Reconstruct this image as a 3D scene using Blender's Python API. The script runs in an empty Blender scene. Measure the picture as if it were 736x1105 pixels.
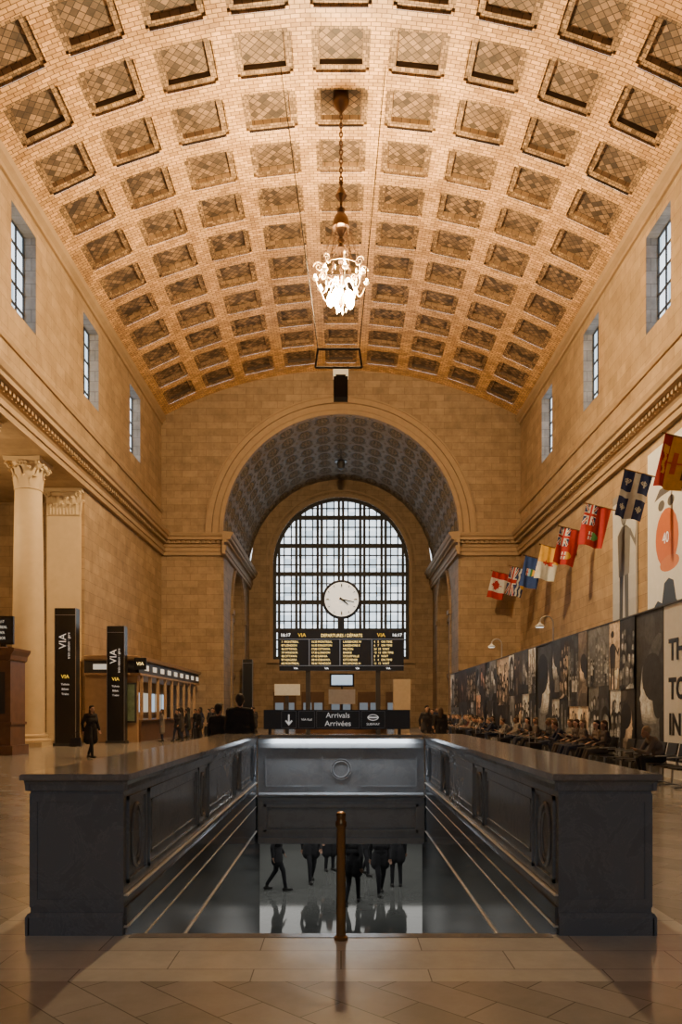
import bpy, math, random, bmesh
import numpy as np
from mathutils import Vector, Matrix
random.seed(7)
sc=bpy.context.scene
COL=sc.collection
PI=math.pi

# ------------------------------------------------------------------ builders
class B:
    def __init__(s): s.v=[];s.f=[];s.m=[]
    def add(s,vs,fs,m=0):
        o=len(s.v); s.v+=[tuple(p) for p in vs]; s.f+=[tuple(i+o for i in f) for f in fs]; s.m+=[m]*len(fs)
        return s
    def quad(s,a,b,c,d,m=0): return s.add([a,b,c,d],[(0,1,2,3)],m)
    def box(s,x0,x1,y0,y1,z0,z1,m=0):
        if x0>x1:x0,x1=x1,x0
        if y0>y1:y0,y1=y1,y0
        if z0>z1:z0,z1=z1,z0
        return s.add([(x0,y0,z0),(x1,y0,z0),(x1,y1,z0),(x0,y1,z0),(x0,y0,z1),(x1,y0,z1),(x1,y1,z1),(x0,y1,z1)],
          [(0,3,2,1),(4,5,6,7),(0,1,5,4),(1,2,6,5),(2,3,7,6),(3,0,4,7)],m)
    def tube(s,p,q,r1,r2=None,n=10,m=0):
        r2=r1 if r2 is None else r2
        p=Vector(p);q=Vector(q);d=(q-p)
        if d.length<1e-6: return s
        d.normalize()
        a=d.cross(Vector((0,0,1)))
        if a.length<1e-3:a=d.cross(Vector((1,0,0)))
        a.normalize();b=d.cross(a)
        vs=[]
        for c,r in((p,r1),(q,r2)):
            for i in range(n):
                t=2*PI*i/n; vs.append(c+a*math.cos(t)*r+b*math.sin(t)*r)
        fs=[(i,(i+1)%n,n+(i+1)%n,n+i) for i in range(n)]+[tuple(range(n-1,-1,-1)),tuple(range(n,2*n))]
        return s.add(vs,fs,m)
    def path(s,pts,r,n=8,m=0,closed=False):
        pts=[Vector(p) for p in pts];N=len(pts)
        rr=r if isinstance(r,(list,tuple)) else [r]*N
        vs=[];prev=None
        for k in range(N):
            if closed: d=pts[(k+1)%N]-pts[k-1]
            else: d=pts[min(k+1,N-1)]-pts[max(k-1,0)]
            d.normalize()
            if prev is None:
                a=d.cross(Vector((0,0,1)))
                if a.length<1e-2:a=d.cross(Vector((1,0,0)))
            else:
                a=prev-d*prev.dot(d)
            a.normalize();prev=a;b=d.cross(a)
            for i in range(n):
                t=2*PI*i/n; vs.append(pts[k]+a*math.cos(t)*rr[k]+b*math.sin(t)*rr[k])
        fs=[]
        for k in range(N if closed else N-1):
            k2=(k+1)%N
            for i in range(n): fs.append((k*n+i,k*n+(i+1)%n,k2*n+(i+1)%n,k2*n+i))
        if not closed: fs+=[tuple(range(n-1,-1,-1)),tuple((N-1)*n+i for i in range(n))]
        return s.add(vs,fs,m)
    def lathe(s,prof,n=24,m=0,c=(0,0,0)):
        vs=[];fs=[]
        for r,z in prof:
            for i in range(n):
                t=2*PI*i/n; vs.append((c[0]+r*math.cos(t),c[1]+r*math.sin(t),c[2]+z))
        for k in range(len(prof)-1):
            for i in range(n): fs.append((k*n+i,k*n+(i+1)%n,(k+1)*n+(i+1)%n,(k+1)*n+i))
        fs.append(tuple(range(n-1,-1,-1)));fs.append(tuple((len(prof)-1)*n+i for i in range(n)))
        return s.add(vs,fs,m)
    def sph(s,c,r,n=12,m=0):
        if not isinstance(r,(tuple,list)): r=(r,r,r)
        k=max(4,n//2);vs=[(c[0],c[1],c[2]-r[2])];fs=[]
        for j in range(1,k):
            p=-PI/2+PI*j/k
            for i in range(n):
                t=2*PI*i/n; vs.append((c[0]+r[0]*math.cos(p)*math.cos(t),c[1]+r[1]*math.cos(p)*math.sin(t),c[2]+r[2]*math.sin(p)))
        vs.append((c[0],c[1],c[2]+r[2]));L=len(vs)-1
        for i in range(n):
            fs.append((0,1+(i+1)%n,1+i)); fs.append((L,L-n+i,L-n+(i+1)%n))
        for j in range(k-2):
            for i in range(n):
                a=1+j*n;fs.append((a+i,a+(i+1)%n,a+n+(i+1)%n,a+n+i))
        return s.add(vs,fs,m)
    def ringpath(s,c,ax1,ax2,r,n=28,k=6,m=0):
        c=Vector(c);a=Vector(ax1);b=Vector(ax2)
        return s.path([c+a*math.cos(2*PI*i/n)+b*math.sin(2*PI*i/n) for i in range(n)],r,k,m,True)
    def prof(s,pts,a,b,nrm,m=0):
        vs=[];N=len(pts)
        for (x,y) in (a,b):
            for p,z in pts: vs.append((x+nrm[0]*p,y+nrm[1]*p,z))
        fs=[(i,i+1,N+i+1,N+i) for i in range(N-1)]+[tuple(range(N-1,-1,-1)),tuple(range(N,2*N))]
        return s.add(vs,fs,m)
    def mesh(s,name,mats,smooth=None):
        me=bpy.data.meshes.new(name); me.from_pydata(s.v,[],s.f)
        for m in (mats if isinstance(mats,(list,tuple)) else [mats]): me.materials.append(m)
        me.polygons.foreach_set('material_index',s.m)
        me.validate()
        bm=bmesh.new();bm.from_mesh(me);bmesh.ops.recalc_face_normals(bm,faces=bm.faces);bm.to_mesh(me);bm.free()
        if smooth:
            me.polygons.foreach_set('use_smooth',[True]*len(me.polygons))
            me.set_sharp_from_angle(angle=math.radians(smooth))
        me.update();return me
def O(name,me,parent=None,loc=(0,0,0),rot=(0,0,0),**kw):
    o=bpy.data.objects.new(name,me); COL.objects.link(o)
    o.location=loc;o.rotation_euler=rot
    if parent: o.parent=parent
    for k,v in kw.items(): o[k]=v
    return o
def thing(name,label,cat,loc=(0,0,0),rotz=0,group=None):
    e=O(name,None,None,loc,(0,0,rotz),label=label,category=cat); e.empty_display_size=.2
    if group:e['group']=group
    return e
def kit(parts,name,label,cat,loc,rotz=0,group=None,scale=None):
    e=thing(name,label,cat,loc,rotz,group)
    if scale:e.scale=scale
    for p in parts:
        O(p[0],p[1],e,*(p[2:]))
    return e
def structure(name,me,label=None,parent=None):
    o=O(name,me,parent)
    if not parent:
        o['kind']='structure'; o['label']=label or name.replace('_',' '); o['category']=name.split('_')[0]
    return o
def textmesh(body,size,mat,ext=0.004,align='CENTER',name='lettering',sx=1.0,bold=0):
    cu=bpy.data.curves.new('t','FONT');cu.body=body;cu.size=size;cu.extrude=ext;cu.align_x=align;cu.align_y='CENTER'
    cu.resolution_u=3;cu.offset=bold
    ob=bpy.data.objects.new('t',cu);COL.objects.link(ob)
    dg=bpy.context.evaluated_depsgraph_get();dg.update()
    me=bpy.data.meshes.new_from_object(ob.evaluated_get(dg));me.name=name
    bpy.data.objects.remove(ob);bpy.data.curves.remove(cu)
    me.materials.clear();me.materials.append(mat)
    n=len(me.vertices);co_=np.zeros(n*3);me.vertices.foreach_get('co',co_);yy=co_[1::3];my=(yy.max()+yy.min())/2
    me.transform(Matrix.Translation((0,-my,0)))
    if sx!=1.0: me.transform(Matrix.Diagonal((sx,1,1,1)))
    return me

# ------------------------------------------------------------------ materials
def nm(name):
    m=bpy.data.materials.new(name);m.use_nodes=True;nt=m.node_tree
    return m,nt,nt.nodes['Principled BSDF']
def N(nt,t,**kw):
    n=nt.nodes.new(t)
    for k,v in kw.items():
        if k.startswith('_'): setattr(n,k[1:],v)
        else: n.inputs[k].default_value=v
    return n
def pbr(name,c,rough=.5,metal=0,var=.15,scale=6,bump=0,emit=None,es=0):
    m,nt,b=nm(name);L=nt.links.new
    tc=N(nt,'ShaderNodeNewGeometry');no=N(nt,'ShaderNodeTexNoise',Scale=scale,Detail=5)
    L(tc.outputs['Position'],no.inputs['Vector'])
    mx=N(nt,'ShaderNodeMix',_data_type='RGBA')
    mx.inputs[6].default_value=tuple(max(0,x*(1-var)) for x in c[:3])+(1,)
    mx.inputs[7].default_value=tuple(min(1,x*(1+var)) for x in c[:3])+(1,)
    L(no.outputs['Fac'],mx.inputs[0]);L(mx.outputs[2],b.inputs['Base Color'])
    b.inputs['Roughness'].default_value=rough;b.inputs['Metallic'].default_value=metal
    if bump:
        bp=N(nt,'ShaderNodeBump',Strength=bump,Distance=.02);L(no.outputs['Fac'],bp.inputs['Height']);L(bp.outputs['Normal'],b.inputs['Normal'])
    if emit:
        b.inputs['Emission Color'].default_value=emit;b.inputs['Emission Strength'].default_value=es
    return m
def wallcoords(nt):
    L=nt.links.new
    g=N(nt,'ShaderNodeNewGeometry');sp=N(nt,'ShaderNodeSeparateXYZ');L(g.outputs['Position'],sp.inputs[0])
    sn=N(nt,'ShaderNodeSeparateXYZ');L(g.outputs['True Normal'],sn.inputs[0])
    ab=N(nt,'ShaderNodeMath',_operation='ABSOLUTE');L(sn.outputs['Y'],ab.inputs[0])
    gt=N(nt,'ShaderNodeMath',_operation='GREATER_THAN');gt.inputs[1].default_value=.6;L(ab.outputs[0],gt.inputs[0])
    mx=N(nt,'ShaderNodeMix',_data_type='FLOAT');L(gt.outputs[0],mx.inputs[0]);L(sp.outputs['Y'],mx.inputs[2]);L(sp.outputs['X'],mx.inputs[3])
    cb=N(nt,'ShaderNodeCombineXYZ');L(mx.outputs[0],cb.inputs[0]);L(sp.outputs['Z'],cb.inputs[1])
    return g,cb
def blocks(name,c1,c2,mortar,bw,bh,ms=.012,rough=.75,noise=.35,uv=False,rot=0,bump=.4,nscale=1.2,off=.5):
    m,nt,b=nm(name);L=nt.links.new
    g,cb=wallcoords(nt)
    vec=cb.outputs[0]
    if uv:
        u=N(nt,'ShaderNodeUVMap');vec=u.outputs[0]
    if rot:
        mp=N(nt,'ShaderNodeMapping');mp.inputs['Rotation'].default_value=(0,0,rot);L(vec,mp.inputs[0]);vec=mp.outputs[0]
    br=N(nt,'ShaderNodeTexBrick');br.inputs['Scale'].default_value=1;br.offset=off
    br.inputs['Color1'].default_value=c1;br.inputs['Color2'].default_value=c2;br.inputs['Mortar'].default_value=mortar
    br.inputs['Mortar Size'].default_value=ms;br.inputs['Mortar Smooth'].default_value=.2;br.inputs['Bias'].default_value=0
    br.inputs['Brick Width'].default_value=bw;br.inputs['Row Height'].default_value=bh
    L(vec,br.inputs['Vector'])
    no=N(nt,'ShaderNodeTexNoise',Scale=nscale,Detail=8,Roughness=.65);L(g.outputs['Position'],no.inputs['Vector'])
    rp=N(nt,'ShaderNodeMapRange');rp.inputs[1].default_value=.3;rp.inputs[2].default_value=.7
    rp.inputs[3].default_value=1-noise;rp.inputs[4].default_value=1+noise;L(no.outputs['Fac'],rp.inputs[0])
    vm=N(nt,'ShaderNodeVectorMath',_operation='SCALE');L(br.outputs['Color'],vm.inputs[0]);L(rp.outputs[0],vm.inputs['Scale'])
    L(vm.outputs[0],b.inputs['Base Color']);b.inputs['Roughness'].default_value=rough
    bp=N(nt,'ShaderNodeBump',Strength=bump,Distance=.03);bp.invert=True;L(br.outputs['Fac'],bp.inputs['Height']);L(bp.outputs['Normal'],b.inputs['Normal'])
    return m
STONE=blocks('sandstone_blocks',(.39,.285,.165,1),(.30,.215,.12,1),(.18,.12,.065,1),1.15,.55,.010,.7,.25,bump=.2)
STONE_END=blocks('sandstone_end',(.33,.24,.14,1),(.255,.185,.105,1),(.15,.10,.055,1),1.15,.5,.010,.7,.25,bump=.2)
PLAIN=pbr('carved_stone',(.34,.245,.14),.7,var=.18,scale=2.5,bump=.15)
PALEST=pbr('pale_column_stone',(.60,.48,.30),.6,var=.12,scale=2.5,bump=.1)
GREYST=blocks('grey_reveal_stone',(.26,.255,.25,1),(.21,.21,.205,1),(.10,.10,.095,1),.6,.55)
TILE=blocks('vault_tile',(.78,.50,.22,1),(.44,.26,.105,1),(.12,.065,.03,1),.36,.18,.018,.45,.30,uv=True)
COFSIDE=blocks('coffer_step_shade',(.26,.165,.08,1),(.15,.095,.05,1),(.05,.03,.016,1),.36,.18,.014,.6,.3,uv=True)  # step sides darkened, putting recess shade into their colour
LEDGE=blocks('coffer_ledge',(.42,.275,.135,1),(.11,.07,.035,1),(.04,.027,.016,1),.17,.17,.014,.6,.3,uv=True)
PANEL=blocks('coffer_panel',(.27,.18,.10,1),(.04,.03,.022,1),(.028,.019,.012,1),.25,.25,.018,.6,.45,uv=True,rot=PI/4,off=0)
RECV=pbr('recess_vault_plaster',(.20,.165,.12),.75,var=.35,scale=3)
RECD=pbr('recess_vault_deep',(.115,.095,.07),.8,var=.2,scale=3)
def marble(name,c,v,rough,sc_=1.5):
    m,nt,b=nm(name);L=nt.links.new
    g=N(nt,'ShaderNodeNewGeometry')
    n1=N(nt,'ShaderNodeTexNoise',Scale=sc_,Detail=9,Roughness=.75,Distortion=.8);L(g.outputs['Position'],n1.inputs['Vector'])
    r=N(nt,'ShaderNodeValToRGB');e=r.color_ramp.elements
    e[0].position=.35;e[0].color=tuple(x*.88 for x in c)+(1,);e[1].position=.62;e[1].color=c+(1,)
    x=e.new(.5);x.color=v+(1,);y=e.new(.515);y.color=c+(1,);z=e.new(.485);z.color=tuple(q*.95 for q in c)+(1,)
    L(n1.outputs['Fac'],r.inputs[0]);L(r.outputs[0],b.inputs['Base Color']);b.inputs['Roughness'].default_value=rough
    return m
MARB=marble('dark_grey_marble',(.155,.18,.21),(.19,.215,.245),.25,2.6)
MARBTOP=marble('polished_coping_marble',(.22,.215,.21),(.26,.255,.25),.12)
MARBLITE=marble('lit_marble_edge',(.66,.63,.57),(.72,.69,.62),.3)  # pale tone stands in for light caught on the mouldings
MARBWELL=marble('dark_well_marble',(.08,.088,.097),(.10,.11,.12),.13,1.1)
MARBBACK=marble('grey_marble_panel',(.32,.345,.37),(.36,.385,.41),.3,2.6)
def floor_mat():
    m,nt,b=nm('stone_floor');L=nt.links.new
    g=N(nt,'ShaderNodeNewGeometry')
    def br(rot,w,h,c1,c2,mo):
        mp=N(nt,'ShaderNodeMapping');mp.inputs['Rotation'].default_value=(0,0,rot);L(g.outputs['Position'],mp.inputs[0])
        t=N(nt,'ShaderNodeTexBrick');t.inputs['Scale'].default_value=1;t.inputs['Color1'].default_value=c1;t.inputs['Color2'].default_value=c2
        t.inputs['Mortar'].default_value=mo;t.inputs['Mortar Size'].default_value=.004;t.inputs['Brick Width'].default_value=w;t.inputs['Row Height'].default_value=h
        L(mp.outputs[0],t.inputs['Vector']);return t
    a=br(0,1.1,.38,(.54,.55,.53,1),(.46,.47,.455,1),(.22,.22,.21,1))  # slab tone raised to imitate the lit strip at the stairhead
    c=br(PI/4,.62,.31,(.27,.265,.25,1),(.37,.36,.345,1),(.15,.145,.135,1))
    sp=N(nt,'ShaderNodeSeparateXYZ');L(g.outputs['Position'],sp.inputs[0])
    lt=N(nt,'ShaderNodeMath',_operation='LESS_THAN');lt.inputs[1].default_value=4.72;L(sp.outputs['Y'],lt.inputs[0])
    ax=N(nt,'ShaderNodeMath',_operation='ABSOLUTE');L(sp.outputs['X'],ax.inputs[0])
    gx=N(nt,'ShaderNodeMath',_operation='GREATER_THAN');gx.inputs[1].default_value=2.6;L(ax.outputs[0],gx.inputs[0])
    mm=N(nt,'ShaderNodeMath',_operation='MAXIMUM');L(lt.outputs[0],mm.inputs[0]);L(gx.outputs[0],mm.inputs[1])
    mx=N(nt,'ShaderNodeMix',_data_type='RGBA');L(mm.outputs[0],mx.inputs[0]);L(a.outputs['Color'],mx.inputs[6]);L(c.outputs['Color'],mx.inputs[7])
    no=N(nt,'ShaderNodeTexNoise',Scale=3.5,Detail=9,Roughness=.7);L(g.outputs['Position'],no.inputs['Vector'])
    rp=N(nt,'ShaderNodeMapRange');rp.inputs[1].default_value=.3;rp.inputs[2].default_value=.7;rp.inputs[3].default_value=.88;rp.inputs[4].default_value=1.1;L(no.outputs['Fac'],rp.inputs[0])
    vm=N(nt,'ShaderNodeVectorMath',_operation='SCALE');L(mx.outputs[2],vm.inputs[0]);L(rp.outputs[0],vm.inputs['Scale']);L(vm.outputs[0],b.inputs['Base Color'])
    r2=N(nt,'ShaderNodeMapRange');r2.inputs[3].default_value=.10;r2.inputs[4].default_value=.24;L(no.outputs['Fac'],r2.inputs[0]);L(r2.outputs[0],b.inputs['Roughness'])
    return m
FLOOR=floor_mat()
LOWFLOOR=marble('lower_floor_terrazzo',(.13,.135,.13),(.15,.155,.15),.06,.8)
LOWWALL=pbr('lower_wall',(.50,.50,.48),.6)
IRON=pbr('window_iron',(.02,.022,.025),.5,.3)
BRONZE=pbr('dark_bronze',(.10,.06,.035),.4,.85)
BRASS=pbr('aged_bronze_rail',(.20,.125,.06),.3,.9)
BLACK=pbr('black_panel',(.012,.012,.013),.35)
BLACKM=pbr('matte_black',(.008,.008,.009),.85)
SIGNG=pbr('charcoal_sign',(.028,.03,.033),.4)
DARK=pbr('dark_grey',(.04,.04,.042),.5)
STEEL=pbr('brushed_steel',(.45,.46,.48),.3,.9)
WOOD=pbr('walnut_wood',(.16,.085,.045),.4,var=.35,scale=4)
WOODL=pbr('counter_oak',(.42,.28,.15),.5,var=.2,scale=4)
WHITE=pbr('white_letter',(.8,.8,.78),.5,emit=(.9,.9,.88,1),es=.35)
YELLOW=pbr('yellow_letter',(.8,.55,.05),.5,emit=(1,.68,.08,1),es=.6)
LEDY=pbr('yellow_led',(.8,.6,.1),.5,emit=(1,.76,.28,1),es=1.5)
LEDW=pbr('white_led',(.8,.8,.8),.5,emit=(.95,1,1,1),es=1.6)
SIGNW=pbr('backlit_fascia_sign',(.6,.58,.52),.5,emit=(1,.92,.75,1),es=.5)
SCREEN=pbr('lit_screen',(.3,.4,.5),.3,var=.5,scale=5,emit=(.55,.75,.95,1),es=.9)
PAPER=pbr('white_paper',(.68,.74,.80),.6)
CLOCKF=pbr('clock_face',(.85,.86,.82),.4,emit=(.95,.98,.90,1),es=.75)
BULB=pbr('lit_bulb',(1,.9,.7),.3,emit=(1,.66,.30,1),es=600)
CRYS=pbr('lit_crystal_glass',(1,.85,.6),.2,emit=(1,.62,.26,1),es=14)  # emission imitates bulb light caught in the crystal
GLOWBAND=pbr('warm_glow_band',(.8,.6,.35),.4,emit=(1,.7,.35,1),es=.9)  # weak emission stands in for light falling on the speaker top
BEIGE=pbr('beige_board',(.52,.43,.30),.6)
CHAIRM=pbr('black_vinyl',(.02,.02,.022),.4)
def glass_mat():
    m,nt,b=nm('window_glass');L=nt.links.new
    g,cb=wallcoords(nt)
    br=N(nt,'ShaderNodeTexBrick');br.offset=0;br.inputs['Scale'].default_value=1;br.inputs['Color1'].default_value=(.95,.98,1,1);br.inputs['Color2'].default_value=(.42,.50,.55,1)
    br.inputs['Mortar'].default_value=(.6,.62,.65,1);br.inputs['Mortar Size'].default_value=0;br.inputs['Brick Width'].default_value=.66;br.inputs['Row Height'].default_value=.873
    L(cb.outputs[0],br.inputs['Vector'])
    tr=N(nt,'ShaderNodeBsdfTransparent');L(br.outputs['Color'],tr.inputs[0])
    gl=N(nt,'ShaderNodeBsdfGlossy');gl.inputs['Roughness'].default_value=.1
    mx=N(nt,'ShaderNodeMixShader');mx.inputs[0].default_value=.05
    L(tr.outputs[0],mx.inputs[1]);L(gl.outputs[0],mx.inputs[2]);L(mx.outputs[0],nt.nodes['Material Output'].inputs[0]);return m
GLASS=glass_mat()
DGLASS=pbr('door_glass',(.10,.12,.14),.1,emit=(.5,.6,.7,1),es=.25)  # faint emission puts light from beyond into the glass itself
def print_mat(name,rough=.5,n=.0):
    m,nt,b=nm(name);L=nt.links.new
    a=N(nt,'ShaderNodeAttribute');a.attribute_name='Col'
    g=N(nt,'ShaderNodeNewGeometry');no=N(nt,'ShaderNodeTexNoise',Scale=4,Detail=8,Roughness=.75);L(g.outputs['Position'],no.inputs['Vector'])
    rp=N(nt,'ShaderNodeMapRange');rp.inputs[1].default_value=.3;rp.inputs[2].default_value=.7;rp.inputs[3].default_value=1-n;rp.inputs[4].default_value=1+n;L(no.outputs['Fac'],rp.inputs[0])
    vm=N(nt,'ShaderNodeVectorMath',_operation='SCALE');L(a.outputs['Color'],vm.inputs[0]);L(rp.outputs[0],vm.inputs['Scale']);L(vm.outputs[0],b.inputs['Base Color'])
    b.inputs['Roughness'].default_value=rough;return m
PRINT=print_mat('printed_photo_vinyl',.55,.6);PRINTP=print_mat('printed_plain_vinyl',.55,.06);CLOTHF=print_mat('flag_cloth',.85,.15)
def facecol(me,cols):
    at=me.color_attributes.new('Col','FLOAT_COLOR','CORNER');arr=[]
    for p,c in zip(me.polygons,cols): arr+=list(c)*p.loop_total
    at.data.foreach_set('color',arr)

# ------------------------------------------------------------------ setting
HW=13.0;YE=56.6;YB=-18.0;RV=26.55;ZC=-.31;SPR=22.84
def ceilz(x): return ZC+math.sqrt(RV*RV-x*x)
def gridwall(b,P,u0,u1,z0,z1,holes,m=0,rev=0,mr=0):
    us=sorted(set([u0,u1]+[h[0] for h in holes]+[h[1] for h in holes]));zs=sorted(set([z0,z1]+[h[2] for h in holes]+[h[3] for h in holes]))
    for i in range(len(us)-1):
        for j in range(len(zs)-1):
            cu=(us[i]+us[i+1])/2;cz=(zs[j]+zs[j+1])/2
            if any(h[0]<cu<h[1] and h[2]<cz<h[3] for h in holes): continue
            b.quad(P(us[i],zs[j],0),P(us[i+1],zs[j],0),P(us[i+1],zs[j+1],0),P(us[i],zs[j+1],0),m)
    for h in holes:
        r=h[4] if len(h)>4 else rev
        a,c,d,e=h[:4]
        b.quad(P(a,d,0),P(a,e,0),P(a,e,r),P(a,d,r),mr);b.quad(P(c,d,0),P(c,e,0),P(c,e,r),P(c,d,r),mr)
        b.quad(P(a,e,0),P(c,e,0),P(c,e,r),P(a,e,r),mr)
        if d>0.01:b.quad(P(a,d,0),P(c,d,0),P(c,d,r),P(a,d,r),mr)
WY=[(30.8,33.3),(39.4,41.9),(48.1,50.6)];WZ=(17.6,21.75);RVD=.60
b=B();holes=[(a,c,WZ[0],WZ[1],RVD) for a,c in WY]
gridwall(b,lambda u,z,d:(-HW-d,u,z),YB,YE,12.8,SPR+.1,holes,0,.9,1)
gridwall(b,lambda u,z,d:(-HW-d,u,z),YB,24,0,12.8,[]);gridwall(b,lambda u,z,d:(-HW-d,u,z),39.6,YE,0,12.8,[])
b.quad((-13,39.6,0),(-15,39.6,0),(-15,39.6,12.8),(-13,39.6,12.8));b.quad((-13,24,0),(-15,24,0),(-15,24,12.8),(-13,24,12.8))
b.quad((-13,24,12.8),(-15,24,12.8),(-15,39.6,12.8),(-13,39.6,12.8))
structure('wall_left',b.mesh('wall_left',[STONE,GREYST]),'tan sandstone block side wall with clerestory openings')
b=B();gridwall(b,lambda u,z,d:(HW+d,u,z),YB,YE,0,SPR+.1,holes,0,.9,1)
structure('wall_right',b.mesh('wall_right',[STONE,GREYST]),'tan sandstone block side wall behind the flags')
b=B()
b.quad((-20,22,0),(-20,42,0),(-20,42,12.8),(-20,22,12.8));b.quad((-20,22,0),(-15,22,0),(-15,22,12.8),(-20,22,12.8))
b.quad((-20,42,0),(-15,42,0),(-15,42,12.8),(-20,42,12.8));b.quad((-15,22,0),(-15,24,0),(-15,24,12.8),(-15,22,12.8))
b.quad((-15,39.6,0),(-15,42,0),(-15,42,12.8),(-15,39.6,12.8));b.quad((-20,22,12.8),(-15,22,12.8),(-15,42,12.8),(-20,42,12.8))
structure('wall_aisle',b.mesh('wall_aisle',STONE),'stone aisle walls behind the colonnade')
b=B();xs=[-HW+i*HW*2/40 for i in range(41)]
for i in range(40): b.quad((xs[i],YB,0),(xs[i+1],YB,0),(xs[i+1],YB,ceilz(xs[i+1])+.3),(xs[i],YB,ceilz(xs[i])+.3))
structure('wall_rear',b.mesh('wall_rear',STONE),'sandstone wall closing the hall')
def archwall(b,P,u0,u1,top,cu,r,spring,zb,m=0,n=40):
    us=[u0]
    us+=[cu-r*math.cos(PI*i/n) for i in range(n+1)]+[u1]
    for i in range(len(us)-1):
        a,c=us[i],us[i+1]
        if c-a<1e-5: continue
        ins=(a>=cu-r-1e-6 and c<=cu+r+1e-6)
        def zh(u): return spring+math.sqrt(max(0,r*r-(u-cu)**2))
        if ins:
            b.quad(P(a,zh(a)),P(c,zh(c)),P(c,top(c)),P(a,top(a)),m)
            if zb>0: b.quad(P(a,0),P(c,0),P(c,zb),P(a,zb),m)
        else:
            k=6
            for j in range(k):
                a2=a+(c-a)*j/k;c2=a+(c-a)*(j+1)/k
                b.quad(P(a2,0),P(c2,0),P(c2,top(c2)),P(a2,top(a2)),m)
ASP=14.5;AR=8.5;YW=72.4
b=B();archwall(b,lambda u,z:(u,YE,z),-HW,HW,lambda u:ceilz(u)+.3,0,AR,ASP,0,n=60)
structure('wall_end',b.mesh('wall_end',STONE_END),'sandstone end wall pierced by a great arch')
WSP=15.03;WR=6.3;WB=6.3
b=B();archwall(b,lambda u,z:(u,YW,z),-AR,AR,lambda u:ASP+math.sqrt(max(0,AR*AR-u*u))+.05,0,WR,WSP,WB,n=60)
n=48
for i in range(n):
    t0=PI*i/n;t1=PI*(i+1)/n
    b.quad((WR*math.cos(t0),YW,WSP+WR*math.sin(t0)),(WR*math.cos(t1),YW,WSP+WR*math.sin(t1)),(WR*math.cos(t1),YW+.6,WSP+WR*math.sin(t1)),(WR*math.cos(t0),YW+.6,WSP+WR*math.sin(t0)))
for sx in(-1,1): b.quad((sx*WR,YW,WB),(sx*WR,YW+.6,WB),(sx*WR,YW+.6,WSP),(sx*WR,YW,WSP))
b.quad((-WR,YW,WB),(WR,YW,WB),(WR,YW+.6,WB),(-WR,YW+.6,WB))
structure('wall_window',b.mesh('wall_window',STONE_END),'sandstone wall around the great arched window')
for sx,nme in((-1,'wall_recess_left'),(1,'wall_recess_right')):
    b=B();archwall(b,lambda u,z:(sx*AR,u,z),YE,YW,lambda u:ASP+.02,64.45,3.75,9.3,0,n=30)
    for i in range(24):
        t0=PI*i/24;t1=PI*(i+1)/24
        f=lambda t,x:(x,64.45+3.75*math.cos(t),9.3+3.75*math.sin(t))
        b.quad(f(t0,sx*AR),f(t1,sx*AR),f(t1,sx*(AR+.9)),f(t0,sx*(AR+.9)))
    for yy in(60.7,68.2): b.quad((sx*AR,yy,0),(sx*(AR+.9),yy,0),(sx*(AR+.9),yy,9.3),(sx*AR,yy,9.3))
    b.quad((sx*(AR+.9),60,0),(sx*(AR+.9),69,0),(sx*(AR+.9),69,13.5),(sx*(AR+.9),60,13.5),1)
    for zz in (4.4,9.2): b.box(sx*(AR+.7),sx*(AR+.88),60.8,68.1,zz,zz+.35,0)
    for yy in (62.9,65.8): b.box(sx*(AR+.7),sx*(AR+.88),yy,yy+.25,0,9.2,0)
    b.path([(sx*AR,64.45+3.98*math.cos(PI*i/24),9.3+3.98*math.sin(PI*i/24)) for i in range(25)],.2,6)
    for q in(60.45,68.45): b.box(sx*(AR-.12),sx*AR,q-.25,q+.25,0,9.0);b.box(sx*(AR-.25),sx*AR,q-.4,q+.4,9.0,9.35)
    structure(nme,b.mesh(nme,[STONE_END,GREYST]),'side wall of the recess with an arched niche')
# recess barrel vault with rosette coffers
b=B();NA=19;NY=8;dl=(YW-YE)/NY
def rv(a,y,d): return ((AR+d)*math.cos(a),y,ASP+(AR+d)*math.sin(a))
for i in range(NA):
    a0=PI*i/NA;a1=PI*(i+1)/NA;w=(a1-a0)
    for j in range(NY):
        y0=YE+j*dl;y1=y0+dl
        def ring(f,d,k=8):
            pts=[]
            for q in range(k):
                t=PI/8+2*PI*q/k
                pts.append(rv((a0+a1)/2+w/2*f*math.cos(t),(y0+y1)/2+dl/2*f*math.sin(t),d))
            return pts
        oc=ring(.92,0);oi=ring(.89,.04);ob=ring(.80,.04);oz=ring(.77,.07)
        cor=[rv(a1,y1,0),rv(a0,y1,0),rv(a0,y0,0),rv(a1,y0,0)]
        o=len(b.v);b.add(cor+oc+oi+ob+oz,[],0)
        fs=[]
        for c,(p,q) in enumerate([(0,1),(2,3),(4,5),(6,7)]):
            fs.append((o+c,o+4+q,o+4+p)); nx=(c+1)%4;fs.append((o+c,o+nx,o+4+(q+1)%8,o+4+q))
        b.f+=fs;b.m+=[0]*len(fs)
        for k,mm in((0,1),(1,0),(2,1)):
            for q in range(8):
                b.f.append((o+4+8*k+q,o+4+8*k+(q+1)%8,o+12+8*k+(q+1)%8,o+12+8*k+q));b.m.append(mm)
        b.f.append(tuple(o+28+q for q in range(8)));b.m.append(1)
        ac=(a0+a1)/2;yc=(y0+y1)/2
        for q in range(8):
            t=2*PI*q/8
            b.sph(rv(ac+w/2*.44*math.cos(t),yc+dl/2*.44*math.sin(t),.07),(.11,.11,.11),6,0)
        b.sph(rv(ac,yc,.05),.13,8,0)
        b.sph(rv(a0,y0,.02),.11,6,0)
structure('ceiling_recess',b.mesh('ceiling_recess',[RECV,RECD]),'coffered barrel vault with rosettes over the window recess')

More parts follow.
